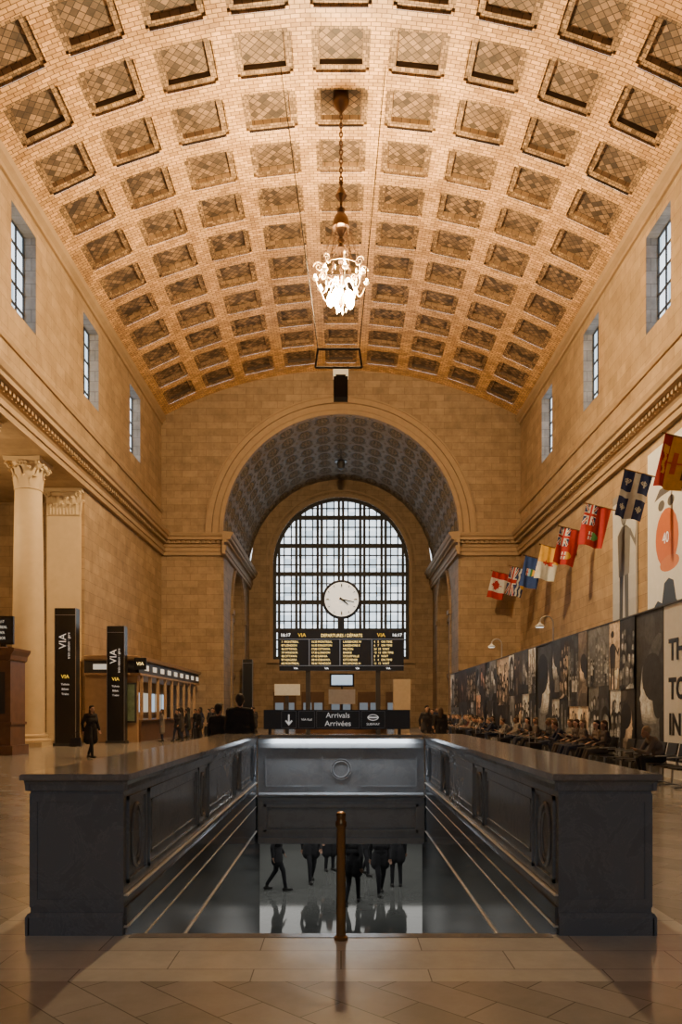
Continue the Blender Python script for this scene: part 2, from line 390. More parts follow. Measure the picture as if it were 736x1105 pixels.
# main vault
b=B();S=2.9;LY=2.8
uvs=[]
def cv(s,y,d):
    t=s/RV;return((RV+d)*math.sin(t),y,ZC+(RV+d)*math.cos(t))
def cq(p4,m):
    b.quad(*[cv(*p) for p in p4],m);uvs.append([(p[0],p[1]) for p in p4])
SMAX=RV*math.asin(HW/RV)+.15
k0=-17;k1=9
ylo=29.1+LY*(k0-.5);yhi=29.1+LY*(k1+.5)
for i in range(-4,5):
    for k in range(k0,k1+1):
        sc_=i*S;yc=29.1+k*LY;hs=S/2;hy=LY/2
        c=.12;DP=.11
        def crossring(A,D,z):
            return [(sc_-A,yc-D+c,z),(sc_-A+c,yc-D+c,z),(sc_-A+c,yc-D,z),(sc_+A-c,yc-D,z),(sc_+A-c,yc-D+c,z),(sc_+A,yc-D+c,z),
                    (sc_+A,yc+D-c,z),(sc_+A-c,yc+D-c,z),(sc_+A-c,yc+D,z),(sc_-A+c,yc+D,z),(sc_-A+c,yc+D-c,z),(sc_-A,yc+D-c,z)]
        o4=[(sc_-hs,yc-hy,0),(sc_+hs,yc-hy,0),(sc_+hs,yc+hy,0),(sc_-hs,yc+hy,0)]
        A,D=1.08,1.04
        i4=[(sc_-A,yc-D,0),(sc_+A,yc-D,0),(sc_+A,yc+D,0),(sc_-A,yc+D,0)]
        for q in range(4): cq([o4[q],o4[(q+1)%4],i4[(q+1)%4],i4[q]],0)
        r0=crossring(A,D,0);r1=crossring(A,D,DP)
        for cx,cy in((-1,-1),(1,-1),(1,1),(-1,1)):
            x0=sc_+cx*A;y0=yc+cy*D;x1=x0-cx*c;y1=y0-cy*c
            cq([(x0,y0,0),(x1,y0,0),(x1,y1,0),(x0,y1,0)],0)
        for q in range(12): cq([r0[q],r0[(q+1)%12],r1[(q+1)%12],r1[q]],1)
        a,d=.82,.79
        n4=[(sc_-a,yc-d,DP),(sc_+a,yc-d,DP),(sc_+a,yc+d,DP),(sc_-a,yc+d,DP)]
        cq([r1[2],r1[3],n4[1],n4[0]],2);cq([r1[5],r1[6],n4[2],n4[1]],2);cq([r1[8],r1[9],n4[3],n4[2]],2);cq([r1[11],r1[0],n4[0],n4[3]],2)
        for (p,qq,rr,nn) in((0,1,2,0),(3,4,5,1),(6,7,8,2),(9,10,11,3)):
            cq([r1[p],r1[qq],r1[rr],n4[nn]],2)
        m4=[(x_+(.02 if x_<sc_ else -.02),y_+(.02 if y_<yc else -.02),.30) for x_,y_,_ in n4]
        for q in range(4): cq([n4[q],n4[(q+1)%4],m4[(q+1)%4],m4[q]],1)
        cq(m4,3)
for sg in(-1,1):
    for (q0,q1) in ((13.05,13.4),(13.4,SMAX)):
        cq([(sg*q0,ylo,0),(sg*q1,ylo,0),(sg*q1,yhi,0),(sg*q0,yhi,0)],0)
for i in range(40):
    s0=-SMAX+2*SMAX*i/40;s1=-SMAX+2*SMAX*(i+1)/40
    cq([(s0,yhi,0),(s1,yhi,0),(s1,YE+.1,0),(s0,YE+.1,0)],0)
me=bpy.data.meshes.new('ceiling');me.from_pydata(b.v,[],b.f)
for m in(TILE,COFSIDE,LEDGE,PANEL):me.materials.append(m)
me.polygons.foreach_set('material_index',b.m)
ul=me.uv_layers.new(name='UVMap');flat=[c for f in uvs for p in f for c in p];ul.data.foreach_set('uv',flat);me.update()
structure('ceiling',me,'coffered warm tiled barrel vault')

# floors
b=B();X0,X1,Y0,Y1=-21,14,YB-.5,YW+.5;hx=1.58;hy0,hy1=5.7,14.56
gridwall(b,lambda u,z,d:(u,z,0),X0,X1,Y0,Y1,[(-hx,hx,hy0,hy1,0)])
b.f=b.f[:8];b.m=b.m[:8]
structure('floor',b.mesh('floor',FLOOR),'warm stone slab and herringbone floor')
ZL=-3.3;YL=36
b=B();b.quad((-6,5,ZL),(6,5,ZL),(6,YL,ZL),(-6,YL,ZL));structure('floor_lower',b.mesh('floor_lower',LOWFLOOR),'polished dark grey floor of the lower concourse')
b=B();ZH=-.86
for sx in(-1,1):
    b.quad((sx*6,15.2,ZL),(sx*6,YL,ZL),(sx*6,YL,ZH),(sx*6,15.2,ZH))
    b.quad((sx*hx,15.2,ZL),(sx*6,15.2,ZL),(sx*6,15.2,ZH),(sx*hx,15.2,ZH))
b.quad((-6,YL,ZL),(6,YL,ZL),(6,YL,ZH),(-6,YL,ZH))
structure('wall_lower',b.mesh('wall_lower',LOWWALL),'grey walls of the lower concourse')
b=B();b.quad((-6,15.15,ZH),(6,15.15,ZH),(6,YL,ZH),(-6,YL,ZH));structure('ceiling_lower',b.mesh('ceiling_lower',LOWWALL),'grey ceiling of the lower concourse')
b=B()
for sx in(-1,1): b.quad((sx*hx,5.7,ZL),(sx*hx,15.2,ZL),(sx*hx,15.2,0),(sx*hx,5.7,0))
b.quad((-hx,5.7,ZL),(hx,5.7,ZL),(hx,5.7,-.2),(-hx,5.7,-.2))
structure('wall_stairwell',b.mesh('wall_stairwell',MARBWELL),'dark polished marble stairwell sides')
b=B();ns=20;rh=3.3/ns
for i in range(ns-1): b.box(-hx+.04,hx-.04,5.72+i*.3,5.72+(i+1)*.3,-(i+1)*rh-.16,-(i+1)*rh,0)
b2=B();b2.box(-hx+.05,hx-.05,5.62,5.72,-.06,.004)
st=thing('staircase','stone steps descending between marble walls','staircase',(0,0,0));O('tread',b.mesh('tread',LOWWALL),st);O('nosing',b2.mesh('nosing',MARBTOP),st)

PR=[(0,12.8),(.22,12.8),(.22,13.05),(.30,13.07),(.30,13.3),(.38,13.38),(.12,13.4),(.12,13.62),(.25,13.66),(.25,13.8),(.62,13.86),(.62,14.05),(.72,14.1),(.80,14.28),(.80,14.34),(0,14.42)]
def ent(name,a,c,nrm,dent=True):
    b=B();b.prof(PR,a,c,nrm)
    L=math.hypot(c[0]-a[0],c[1]-a[1]);dx=((c[0]-a[0])/L,(c[1]-a[1])/L)
    if dent:
        k=int(L/.36)
        for i in range(k):
            p=(a[0]+dx[0]*(i*.36+.1),a[1]+dx[1]*(i*.36+.1));q=(p[0]+dx[0]*.2,p[1]+dx[1]*.2)
            b.prof([(.25,13.66),(.42,13.66),(.42,13.86),(.25,13.86)],p,q,nrm)
    structure(name,b.mesh(name,PLAIN),'moulded dentilled stone cornice')
ent('trim_1',(-HW,YB),(-HW,YE),(1,0));ent('trim_2',(HW,YB),(HW,YE),(-1,0))
ent('trim_3',(-HW,YE),(-AR,YE),(0,-1));ent('trim_4',(AR,YE),(HW,YE),(0,-1))
ent('trim_5',(-AR,YE-.8),(-AR,YW),(1,0));ent('trim_6',(AR,YE-.8),(AR,YW),(-1,0))
def small(name,a,c,nrm,pts,lab): b=B();b.prof(pts,a,c,nrm);structure(name,b.mesh(name,PLAIN),lab)
P2=[(0,22.3),(.12,22.3),(.12,22.5),(.3,22.62),(.36,22.84),(0,22.9)]
small('trim_7',(-HW,YB),(-HW,YE),(1,0),P2,'moulding at the springing of the vault');small('trim_8',(HW,YB),(HW,YE),(-1,0),P2,'moulding at the springing of the vault')
P3=[(0,15.9),(.1,15.9),(.16,16.05),(.1,16.2),(0,16.2)]
small('trim_9',(-HW,YB),(-HW,YE),(1,0),P3,'string course below the clerestory');small('trim_10',(HW,YB),(HW,YE),(-1,0),P3,'string course below the clerestory')
def halfring(b,cx,cz,r0,r1,y0,y1,m=0,n=60):
    for i in range(n):
        t0=PI*i/n;t1=PI*(i+1)/n
        f=lambda r,t,y:(cx+r*math.cos(t),y,cz+r*math.sin(t))
        b.quad(f(r0,t0,y0),f(r1,t0,y0),f(r1,t1,y0),f(r0,t1,y0),m)
        b.quad(f(r1,t0,y0),f(r1,t0,y1),f(r1,t1,y1),f(r1,t1,y0),m);b.quad(f(r0,t0,y0),f(r0,t0,y1),f(r0,t1,y1),f(r0,t1,y0),m)
b=B();halfring(b,0,ASP,8.5,8.8,YE-.22,YE+.3);halfring(b,0,ASP,8.86,9.3,YE-.12,YE);halfring(b,0,ASP,9.34,9.7,YE-.2,YE);halfring(b,0,ASP,9.7,9.8,YE-.3,YE)
structure('trim_11',b.mesh('trim_11',PLAIN),'moulded stone archivolt around the great arch')
b=B();halfring(b,0,WSP,6.3,6.6,YW-.2,YW);halfring(b,0,WSP,6.85,7.0,YW-.14,YW)
for sx in(-1,1): b.box(sx*6.3,sx*6.6,YW-.2,YW,WB,WSP)
b.box(-6.8,6.8,YW-.35,YW,WB-.35,WB)
structure('trim_12',b.mesh('trim_12',PLAIN),'stone surround of the arched window')

# great window
b=B();yw=YW+.3
def zh(x): return WSP+math.sqrt(max(0,WR*WR-x*x))
for i in range(-9,10):
    x=i*.66;mj=(i%3==0)
    w=.06
    if abs(x)>6.2: continue
    if mj:
        for q in(-.19,.19): b.box(x+q-.12,x+q+.12,yw-.2,yw+.05,WB,zh(abs(x+q)+.12)-.02)
    else: b.box(x-w,x+w,yw-.05,yw+.05,WB,zh(abs(x)+w*.5)-.02)
zz=WB+.1;k=0
while zz<21.2:
    mj=(k%3==0);w=.20 if mj else .06
    xx=WR if zz<WSP else math.sqrt(max(0,WR*WR-(zz-WSP)**2))
    b.box(-xx,xx,yw-(.14 if mj else .04),yw+.04,zz-w,zz+w);zz+=.873;k+=1
halfring(b,0,WSP,6.0,6.3,yw-.15,yw+.05)
for sx in(-1,1):b.box(sx*6.0,sx*6.3,yw-.15,yw+.05,WB,WSP)
w1=structure('window_1',b.mesh('window_1',IRON),'tall arched iron-framed window with many small panes')
b=B();pts=[(WR*math.cos(PI*i/40),yw+.06,WSP+WR*math.sin(PI*i/40)) for i in range(41)]+[(-WR,yw+.06,WB),(WR,yw+.06,WB)]
b.add(pts,[tuple(range(len(pts)))]);structure('glass',b.mesh('glass',GLASS),parent=w1)
k=2
for sx in(-1,1):
    for a,c in WY:
        b=B();x=sx*(HW+.52)
        for i in range(4):
            y=a+(c-a)*i/3;b.box(x-.025,x+.025,y-.05,y+.05,WZ[0],WZ[1])
        for i in range(6):
            z=WZ[0]+(WZ[1]-WZ[0])*i/5;b.box(x-.025,x+.025,a,c,z-.05,z+.05)
        w=structure('window_%d'%k,b.mesh('window_%d'%k,IRON),'tall clerestory window with dark glazing bars');k+=1
        g=B();xx=x+sx*.03;g.quad((xx,a,WZ[0]),(xx,c,WZ[0]),(xx,c,WZ[1]),(xx,a,WZ[1]));structure('glass',g.mesh('glass',GLASS),parent=w)
for i,x in enumerate((-5.2,-2.6,0,2.6,5.2)):
    b=B();b.box(x-1.05,x+1.05,YW-.12,YW-.01,0,3.3,0)
    d=structure('door_%d'%(i+1),b.mesh('door_%d'%(i+1),BRONZE),'dark bronze framed entrance doors')
    for q in(-.5,.5):
        g=B();g.box(x+q-.38,x+q+.38,YW-.16,YW-.1,.3,2.3);structure('glass',g.mesh('glass',DGLASS),parent=d)

# ------------------------------------------------------------------ column + pilaster
def leaf(b,base,out,h,w,curl,m=0):
    base=Vector(base);out=Vector(out).normalized();side=out.cross(Vector((0,0,1)))
    n=6;pts=[]
    for i in range(n+1):
        t=i/n;c=base+Vector((0,0,h*min(t*1.15,1)*(1 if t<.87 else 1-(t-.87)*1.3)))+out*(curl*t**3)
        ww=w*(.75+.5*math.sin(PI*min(t*1.1,1)))*(1-.55*t**4)
        mid=out*.04
        pts.append((c-side*ww,c+mid,c+side*ww))
    vs=[p for r in pts for p in r]
    vs2=[Vector(p)-out*.05 for p in vs]
    fs=[]
    for i in range(n):
        for j in range(2): fs.append((i*3+j,i*3+j+1,i*3+j+4,i*3+j+3))
    b.add(vs,fs,m);b.add(vs2,fs,m)
def spiral(b,c,out,r,m=0,th=.05):
    c=Vector(c);out=Vector(out).normalized();pts=[]
    for i in range(22):
        t=i/21*3.4*PI;rr=r*(1-i/24);pts.append(c+out*rr*math.cos(t)+Vector((0,0,1))*rr*math.sin(t))
    b.path(pts,[th*(1-.5*i/21) for i in range(22)],6,m)
cap=B();cap.lathe([(.60,0),(.62,.05),(.58,.1),(.56,.5),(.62,.9),(.78,1.15)],24)
for row,(n_,h,r,w,cu) in enumerate([(8,.55,.58,.19,.16),(8,.95,.57,.18,.26)]):
    for i in range(n_):
        t=2*PI*(i+.5*row)/n_;leaf(cap,(r*math.cos(t),r*math.sin(t),.06),(math.cos(t),math.sin(t),0),h,w,cu)
for i in range(4):
    t=PI/4+i*PI/2;spiral(cap,(.86*math.cos(t),.86*math.sin(t),1.02),(math.cos(t),math.sin(t),0),.17,th=.06)
    t=i*PI/2
    for q in(-.13,.13): spiral(cap,(.74*math.cos(t)-q*math.sin(t),.74*math.sin(t)+q*math.cos(t),1.05),(-math.sin(t)*(1 if q>0 else -1),math.cos(t)*(1 if q>0 else -1),0),.11,th=.04)
ab=[]
for i in range(4):
    for j in range(6):
        t0=-PI/4+i*PI/2;u=j/6;a=Vector((math.cos(t0),math.sin(t0)))*1.12;c=Vector((math.cos(t0+PI/2),math.sin(t0+PI/2)))*1.12
        p=a.lerp(c,u)*(1-.10*math.sin(PI*u));ab.append(p)
n=len(ab);cap.add([(p.x,p.y,1.18) for p in ab]+[(p.x*1.04,p.y*1.04,1.36) for p in ab],[(i,(i+1)%n,n+(i+1)%n,n+i) for i in range(n)]+[tuple(range(n)),tuple(range(n,2*n))])
capm=cap.mesh('capital',PALEST,40)
sh=B();prof=[]
for i in range(14):
    t=i/13;prof.append((.70-.12*t**1.7,.55+10.85*t))
sh.lathe(prof,32);shm=sh.mesh('shaft',PALEST,40)
ba=B();ba.box(-.95,.95,-.95,.95,0,.22);ba.lathe([(.93,.22),(.96,.28),(.93,.34),(.82,.36),(.80,.42),(.84,.45),(.84,.52),(.74,.56)],32);bam=ba.mesh('base',PALEST,40)
for y in(29.6,35.0): kit([('base',bam),('shaft',shm),('capital',capm,(0,0,11.42))],'column','pale stone Corinthian column with an acanthus capital','column',(-14.0,y,0),0,'colonnade columns')
b=B();b.box(-.85,.85,-.16,0,.5,11.45);p1=b.mesh('shaft',PALEST)
b=B();b.box(-.95,.95,-.26,0,0,.3);b.box(-.9,.9,-.22,0,.3,.5);p2=b.mesh('base',PALEST)
b=B();b.box(-.85,.85,-.2,0,0,1.15)
for j in range(2):
    for i in range(5-j):
        leaf(b,(-.66+.33*(i+.5*j),-.2,.05),(0,-1,0),.55+.4*j,.15,.2)
for q in(-.78,.78): spiral(b,(q,-.32,1.02),(1 if q>0 else -1,-.3,0),.17,th=.06)
leaf(b,(.85,-.1,.05),(1,0,0),.8,.12,.2)
b.box(-.98,.98,-.36,0,1.16,1.34);p3=b.mesh('capital',PALEST)
kit([('base',p2),('shaft',p1),('capital',p3,(0,0,11.45))],'pilaster','flat stone pilaster with an acanthus capital','pilaster',(-14.0,39.58,0))

# ------------------------------------------------------------------ balustrades
def balus(sx):
    L=9.4;e=thing('balustrade','dark grey marble parapet with oval panels beside the stairwell','balustrade',(sx*(hx+.005),5.7,0),0,'stairwell parapets')
    X=lambda a:sx*a
    b=B();b.box(X(.0),X(.68),0,L,.14,1.08);b.box(X(.63),X(.685),-.008,.0,.2,1.03)
    b.box(X(-.0),X(.05),-.008,0,.2,1.03);b.box(X(.05),X(.63),-.008,0,.97,1.03);b.box(X(.05),X(.63),-.008,0,.2,.26)
    O('body',b.mesh('body',MARB),e)
    b=B();pf=[(0,0),(.03,0),(.03,.13),(.01,.16),(0,.16)]
    b.prof(pf,(X(0),0),(X(.69),0),(0,-1));b.prof(pf,(X(.68),-.03),(X(.68),L),(sx,0));b.box(X(0),X(.68),0,L,0,.14)
    O('plinth',b.mesh('plinth',MARB),e)
    b=B();pp=[(0,1.05),(.012,1.05),(.018,1.09),(.035,1.12),(.035,1.13),(0,1.13)]
    b.prof(pp,(X(-.03),0),(X(.715),0),(0,-1));b.prof(pp,(X(.68),-.03),(X(.68),L),(sx,0));b.prof(pp,(X(0),-.03),(X(0),L-.54),(-sx,0))
    b.box(X(0),X(.68),0,L,1.08,1.13)
    O('cap_moulding',b.mesh('cap_moulding',MARB),e)
    b=B();b.box(X(-.055),X(.74),-.06,L+.06,1.13,1.168);b.box(X(-.048),X(.733),-.053,L+.05,1.168,1.175)
    O('coping',b.mesh('coping',MARBTOP),e)
    b=B()
    def frame(y0,y1,z0,z1,w=.03,p=.02):
        b.box(0,X(-p),y0,y1,z0,z0+w);b.box(0,X(-p),y0,y1,z1-w,z1);b.box(0,X(-p),y0,y0+w,z0,z1);b.box(0,X(-p),y1-w,y1,z0,z1)
    ov=[.34,3.2,6.2,8.5];
    for c in ov:
        frame(c-.27,c+.27,.36,1.0)
        b.ringpath((X(-.010),c,.68),(0,.15,0),(0,0,.24),.018,32,6);b.ringpath((X(-.004),c,.68),(0,.10,0),(0,0,.18),.012,32,6)
    for a,c in((.34,3.2),(3.2,6.2),(6.2,8.5)):
        frame(a+.36,c-.36,.36,1.0);frame(a+.46,c-.46,.46,.90,.02,.012)
    O('inner_panelling',b.mesh('inner_panelling',MARB,35),e)
    b=B()
    for z,h,p in((.28,.012,.03),(.05,.014,.028),(-.16,.010,.02),(-.62,.016,.028)): b.box(X(0),X(-p),0.0,8.8,z,z+h)
    b.box(X(0),X(-.022),0.0,8.8,.07,.2,1);b.box(X(0),X(-.012),0,8.8,-.6,.04,1)
    O('edge_moulding',b.mesh('edge_moulding',[MARBLITE,MARBWELL]),e)
balus(-1);balus(1)
e=thing('balustrade','grey marble cross parapet with central roundel above the stair opening','balustrade',(0,14.56,0),0)
b=B();b.box(-hx+.03,hx-.03,.02,.52,-.85,1.10);O('body',b.mesh('body',MARBBACK),e)
b=B()
def fr(x0,x1,z0,z1,w=.03,p=.03,y=.02):
    b.box(x0,x1,y-p,y,z0,z0+w);b.box(x0,x1,y-p,y,z1-w,z1);b.box(x0,x0+w,y-p,y,z0,z1);b.box(x1-w,x1,y-p,y,z0,z1)
fr(-1.44,1.44,-.64,-.12,.05,.05);fr(-1.36,1.36,-.56,-.2,.015,.03)
b.prof([(0,-.06),(.03,-.06),(.05,0),(.12,.04),(.12,.07),(0,.10)],(-hx+.05,.02),(hx-.05,.02),(0,-1));b.box(-hx+.05,hx-.05,-.05,.02,-.85,-.74);b.box(-hx+.05,hx-.05,-.03,.02,.93,1.02)
fr(-1.42,-.34,.2,.86,.02,.015);fr(.34,1.42,.2,.86,.02,.015)
b.ringpath((0,.018,.53),(.15,0,0),(0,0,.15),.010,32,6);b.ringpath((0,.018,.53),(.19,0,0),(0,0,.19),.008,32,6)
O('front_panelling',b.mesh('front_panelling',MARBBACK,35),e)
b=B();b.box(-hx+.075,hx-.075,-.07,.6,1.13,1.175);O('coping',b.mesh('coping',MARBTOP),e)
e=thing('handrail','aged bronze centre handrail with a round capped newel post','handrail',(0,5.58,0))
b=B();b.lathe([(.05,0),(.05,.02),(.034,.03),(.032,.80),(.04,.81),(.04,.84),(.032,.85),(.032,.88),(.036,.885),(.033,.905),(.012,.915)],20);O('newel_post',b.mesh('newel_post',BRASS,40),e)
b=B();b.path([(0,.03,.82),(0,.3,.76),(0,5.9,-2.32),(0,6.5,-2.32)],.025,10);O('rail',b.mesh('rail',BRASS,40),e)
for q in(2.1,4.0,5.8):
    b=B();b.tube((0,q,.76-(q-.3)*.55),(0,q,.76-(q-.3)*.55-.70),.02);O('baluster',b.mesh('baluster',BRONZE,40),e)

# arrivals sign
e=thing('direction_sign','black illuminated direction sign reading Arrivals Arrivées above the stair parapet','sign',(0,15.35,0))
b=B();b.box(-1.52,1.36,0,.12,1.26,1.64);O('sign_box',b.mesh('sign_box',SIGNG),e)
for x in(-1.4,1.15):
    b=B();b.box(x-.03,x+.03,.03,.09,0,1.26);O('post',b.mesh('post',DARK),e)
for x0,x1 in((-1.17,-.88),(-.83,-.52),(-.48,.36),(.40,.86)):
    b=B();b.box(x0,x1,-.003,.0,1.285,1.288);b.box(x0,x1,-.003,0,1.612,1.615);b.box(x0,x0+.003,-.003,0,1.285,1.615);b.box(x1-.003,x1,-.003,0,1.285,1.615)
    O('divider',b.mesh('divider',STEEL),e)
RX=(PI/2,0,0)
O('lettering',textmesh('Arrivals',.15,WHITE),e,(-.06,-.006,1.535),RX);O('lettering',textmesh('Arrivées',.15,WHITE),e,(-.06,-.006,1.375),RX)
b=B();b.box(-1.04,-1.01,-.006,0,1.38,1.55);b.add([(-1.025,-.006,1.33),(-1.10,-.006,1.42),(-1.075,-.006,1.44),(-1.025,-.006,1.385),(-.975,-.006,1.44),(-.95,-.006,1.42)],[(0,1,2,3),(0,3,4,5)]);O('arrow',b.mesh('arrow',WHITE),e)
O('lettering',textmesh('VIA Rail',.065,WHITE),e,(-.675,-.006,1.45),RX)
O('lettering',textmesh('SUBWAY',.065,WHITE),e,(.63,-.006,1.36),RX)
b=B();b.ringpath((.63,-.004,1.49),(.10,0,0),(0,0,.055),.008,24,5);b.box(.52,.74,-.006,0,1.475,1.505);O('emblem',b.mesh('emblem',WHITE),e)

# ------------------------------------------------------------------ departures board + clock + booth
e=thing('departure_board','black departures display with yellow train listings on two posts','display board',(0,38,0))
b=B();b.box(-3.0,3.05,0,.35,3.55,5.5);O('housing',b.mesh('housing',BLACK),e)
for q in(-1.72,1.7):
    b=B();b.box(q,q+.22,.05,.3,0,3.55);O('post',b.mesh('post',DARK),e)
for x in(-1.55,-.05,1.5):
    b=B();b.box(x-.02,x+.02,-.02,0,3.8,5.05);O('divider',b.mesh('divider',STEEL),e)
for z in(5.06,3.77):
    b=B();b.box(-3,3.05,-.02,0,z,z+.03);O('divider',b.mesh('divider',STEEL),e)
O('header',textmesh('DEPARTURES / DÉPARTS',.22,LEDY,sx=.85),e,(.03,-.012,5.28),RX)
for x in(-2.7,2.72): O('header',textmesh('16:17',.22,LEDW),e,(x,-.012,5.28),RX)
for x in(-1.9,1.95): O('header',textmesh('VIA',.26,YELLOW),e,(x,-.012,5.28),RX)
cols=[(-2.9,['1  MONTREAL','87 LONDON','46 OTTAWA','79 WINDSOR','48 OTTAWA','97 NIAGARA','68 MONTREAL']),(-1.45,['16:20 MONTREAL','16:35 KINGSTON','17:00 OTTAWA','17:30 LONDON','17:40 SARNIA','18:10 OSHAWA','18:40 WINDSOR']),(.1,['LAKESHORE W','LAKESHORE E','MILTON','BARRIE','STOUFFVILLE','KITCHENER','RICHMOND H']),(1.6,['4   5   ON TIME','6   7   ON TIME','24  25  WAIT','12  13  ON TIME','8   9   WAIT','3   4   ON TIME','11  12  WAIT'])]
for cx,rows in cols:
    for j,rw in enumerate(rows): O('listing',textmesh(rw,.14,LEDY,align='LEFT',sx=.95),e,(cx,-.012,4.95-.175*j),RX)
for cx in(-2.2,-.7,.8,2.3): O('footer',textmesh('VIA',.13,LEDW),e,(cx,-.012,3.66),RX)
e=thing('clock','round white station clock with black hands on a bracket','clock',(0,38.1,5.5))
c=B()
c.lathe([(.80,-.04),(.92,-.04),(.96,0),(.92,.04),(.80,.04)],40);me=c.mesh('rim',BLACK,40);O('rim',me,e,(0.03,0,1.52),RX)
c=B();c.lathe([(.83,-.07),(.83,.07)],40);O('face',c.mesh('face',CLOCKF),e,(0.03,0,1.52),RX)
for i in range(12):
    c=B();t=2*PI*i/12;s,k_=math.sin(t),math.cos(t);r0=.60 if i%3==0 else .66
    c.tube((s*r0,-.075,k_*r0),(s*.76,-.075,k_*.76),.035 if i%3==0 else .02,n=6)
    O('hour_mark',c.mesh('hour_mark',BLACK),e,(.03,0,1.52))
for nm_,a,l,w in(('hour_hand',128.5,.42,.055),('minute_hand',102,.62,.04)):
    t=math.radians(a);c=B();c.tube((-.12*math.sin(t),-.085,-.12*math.cos(t)),(l*math.sin(t),-.085,l*math.cos(t)),w,w*.5,8);O(nm_,c.mesh(nm_,BLACK),e,(.03,0,1.52))
c=B();c.box(-.06,.12,-.08,.08,0,.62);c.box(-.3,.36,-.1,.1,0,.08);O('bracket',c.mesh('bracket',BLACK),e)
e=thing('information_booth','round walnut information booth with a beige end board','booth',(0,41.2,0))
b=B();b.lathe([(2.5,0),(2.5,.1),(2.4,.12),(2.4,1.0),(2.55,1.03),(2.55,1.1),(2.2,1.1)],28);O('counter',b.mesh('counter',WOOD,30),e)
b=B();b.box(2.75,3.65,-.2,.2,1.2,3.25);b.box(2.8,3.6,-.1,.1,0,1.2);O('end_board',b.mesh('end_board',BEIGE),e)
b=B();b.box(-.6,.7,-.1,0,2.85,3.55);O('monitor',b.mesh('monitor',BLACK),e)
b=B();b.box(-.5,.6,-.115,-.1,2.95,3.47);O('screen',b.mesh('screen',SCREEN),e)
b=B();b.box(-.65,.75,-.1,-.06,1.95,2.72);O('notice',b.mesh('notice',PAPER),e)
b=B();b.box(.0,.1,-.05,.05,1.1,2.9);O('monitor_post',b.mesh('monitor_post',DARK),e)
b=B();b.box(-3.5,-2.15,-.1,0,2.4,3.0);O('side_sign',b.mesh('side_sign',PAPER),e)
b=B();b.box(-2.95,-2.75,-.04,.0,0,2.4);O('sign_post',b.mesh('sign_post',DARK),e)

# ------------------------------------------------------------------ chandelier
e=thing('chandelier','ornate bronze and crystal chandelier with glowing bulbs hanging from a chain','chandelier',(0,31.5,17.7))
H=26.24-17.7
b=B();b.lathe([(.05,H-.55),(.12,H-.45),(.3,H-.2),(.34,H-.05),(.3,H+.3)],20);O('canopy',b.mesh('canopy',BRONZE,40),e)
b=B();z=H-.5;i=0
while z>5.2:
    ax=(.06,0,0) if i%2 else (0,.06,0);b.ringpath((0,0,z),ax,(0,0,.12),.026,12,5);z-=.18;i+=1
O('chain',b.mesh('chain',BRONZE,60),e)['kind']='stuff'
b=B();b.lathe([(.03,5.3),(.1,5.2),(.05,5.05),(.16,4.85),(.24,4.65),(.13,4.5),(.06,4.4),(.06,4.25),(.18,4.1),(.12,3.98),(.27,3.8),(.33,3.6),(.36,3.35),(.22,3.3),(.13,3.15),(.07,3.0),(.15,2.85),(.07,2.75),(.2,2.5),(.12,2.3),(.06,2.1),(.12,2.0),(.06,1.9),(.06,.9),(.14,.8),(.2,.6),(.1,.3),(.03,.1)],18);O('stem',b.mesh('stem',BRONZE,30),e)
for i in range(6):
    t=2*PI*i/6;b=B()
    p=Vector((.3*math.cos(t),.3*math.sin(t),3.4));q=Vector((.8*math.cos(t),.8*math.sin(t),1.75))
    for k in range(14):
        c=p.lerp(q,k/13);b.ringpath(c,(.035*math.cos(t+k*PI/2),.035*math.sin(t+k*PI/2),0),(0,0,.08),.014,8,4)
    O('hanger_chain',b.mesh('hanger_chain',BRONZE,60),e)
b=B();b.ringpath((0,0,1.7),(.8,0,0),(0,.8,0),.035,36,8);O('ring',b.mesh('ring',BRASS,60),e)
arm=B();pts=[]
for i in range(16):
    t=i/15;pts.append((.1+.95*t,0,1.0+.55*math.sin(t*2.2*PI)*(.4+.3*t)))
arm.path(pts,.020,6);spiral(arm,(.90,0,1.72),(1,0,0),.22,th=.02);arm.lathe([(.02,.0),(.1,.05),(.12,.1),(.04,.1)],10,0,(1.05,0,1.15))
armm=arm.mesh('arm',pbr('gilt_scroll_glow',(.6,.42,.2),.35,.3,emit=(1,.58,.22,1),es=2.0),50)  # emission imitates the bulbs' glow on the gilt arms
bu=B();bu.lathe([(.02,0),(.035,.05),(.05,.11),(.035,.16),(.01,.2)],10,0,(1.05,0,1.22))
bum=bu.mesh('bulb',BULB,60)
bu=B();bu.lathe([(.02,0),(.12,.10),(.18,.26),(.14,.42),(.01,.54)],12,0,(.42,0,.2));bum2=bu.mesh('bulb',BULB,60)
for i in range(8):
    t=2*PI*i/8+.15
    O('arm',armm,e,(0,0,0),(0,0,t));O('bulb',bum,e,(0,0,0),(0,0,t))
for i in range(5): O('bulb',bum2,e,(0,0,0),(0,0,2*PI*i/5+.5))
b=B()
for r,z,n_ in((.75,1.45,10),(.6,.95,10),(.2,.1,5)):
    for i in range(n_):
        t=2*PI*i/n_;b.lathe([(.005,-.16),(.035,-.06),(.02,.02),(.005,.05)],6,0,(r*math.cos(t),r*math.sin(t),z))
O('crystal_drop',b.mesh('crystal_drop',CRYS,60),e)['kind']='stuff'
e=thing('hanging_speaker','black hanging loudspeaker with an imitated glow band under a thin frame','loudspeaker',(0,29.8,13.48))
b=B();b.box(-.28,.26,-.26,.26,0,.78);b.box(-.2,.18,-.18,.18,.78,.88);b.box(-.32,.30,-.30,.30,1.04,1.1);O('cabinet',b.mesh('cabinet',BLACKM),e)
b=B();b.box(-.30,.28,-.28,.28,.88,1.04);O('glow_band',b.mesh('glow_band',GLOWBAND),e)
b=B()
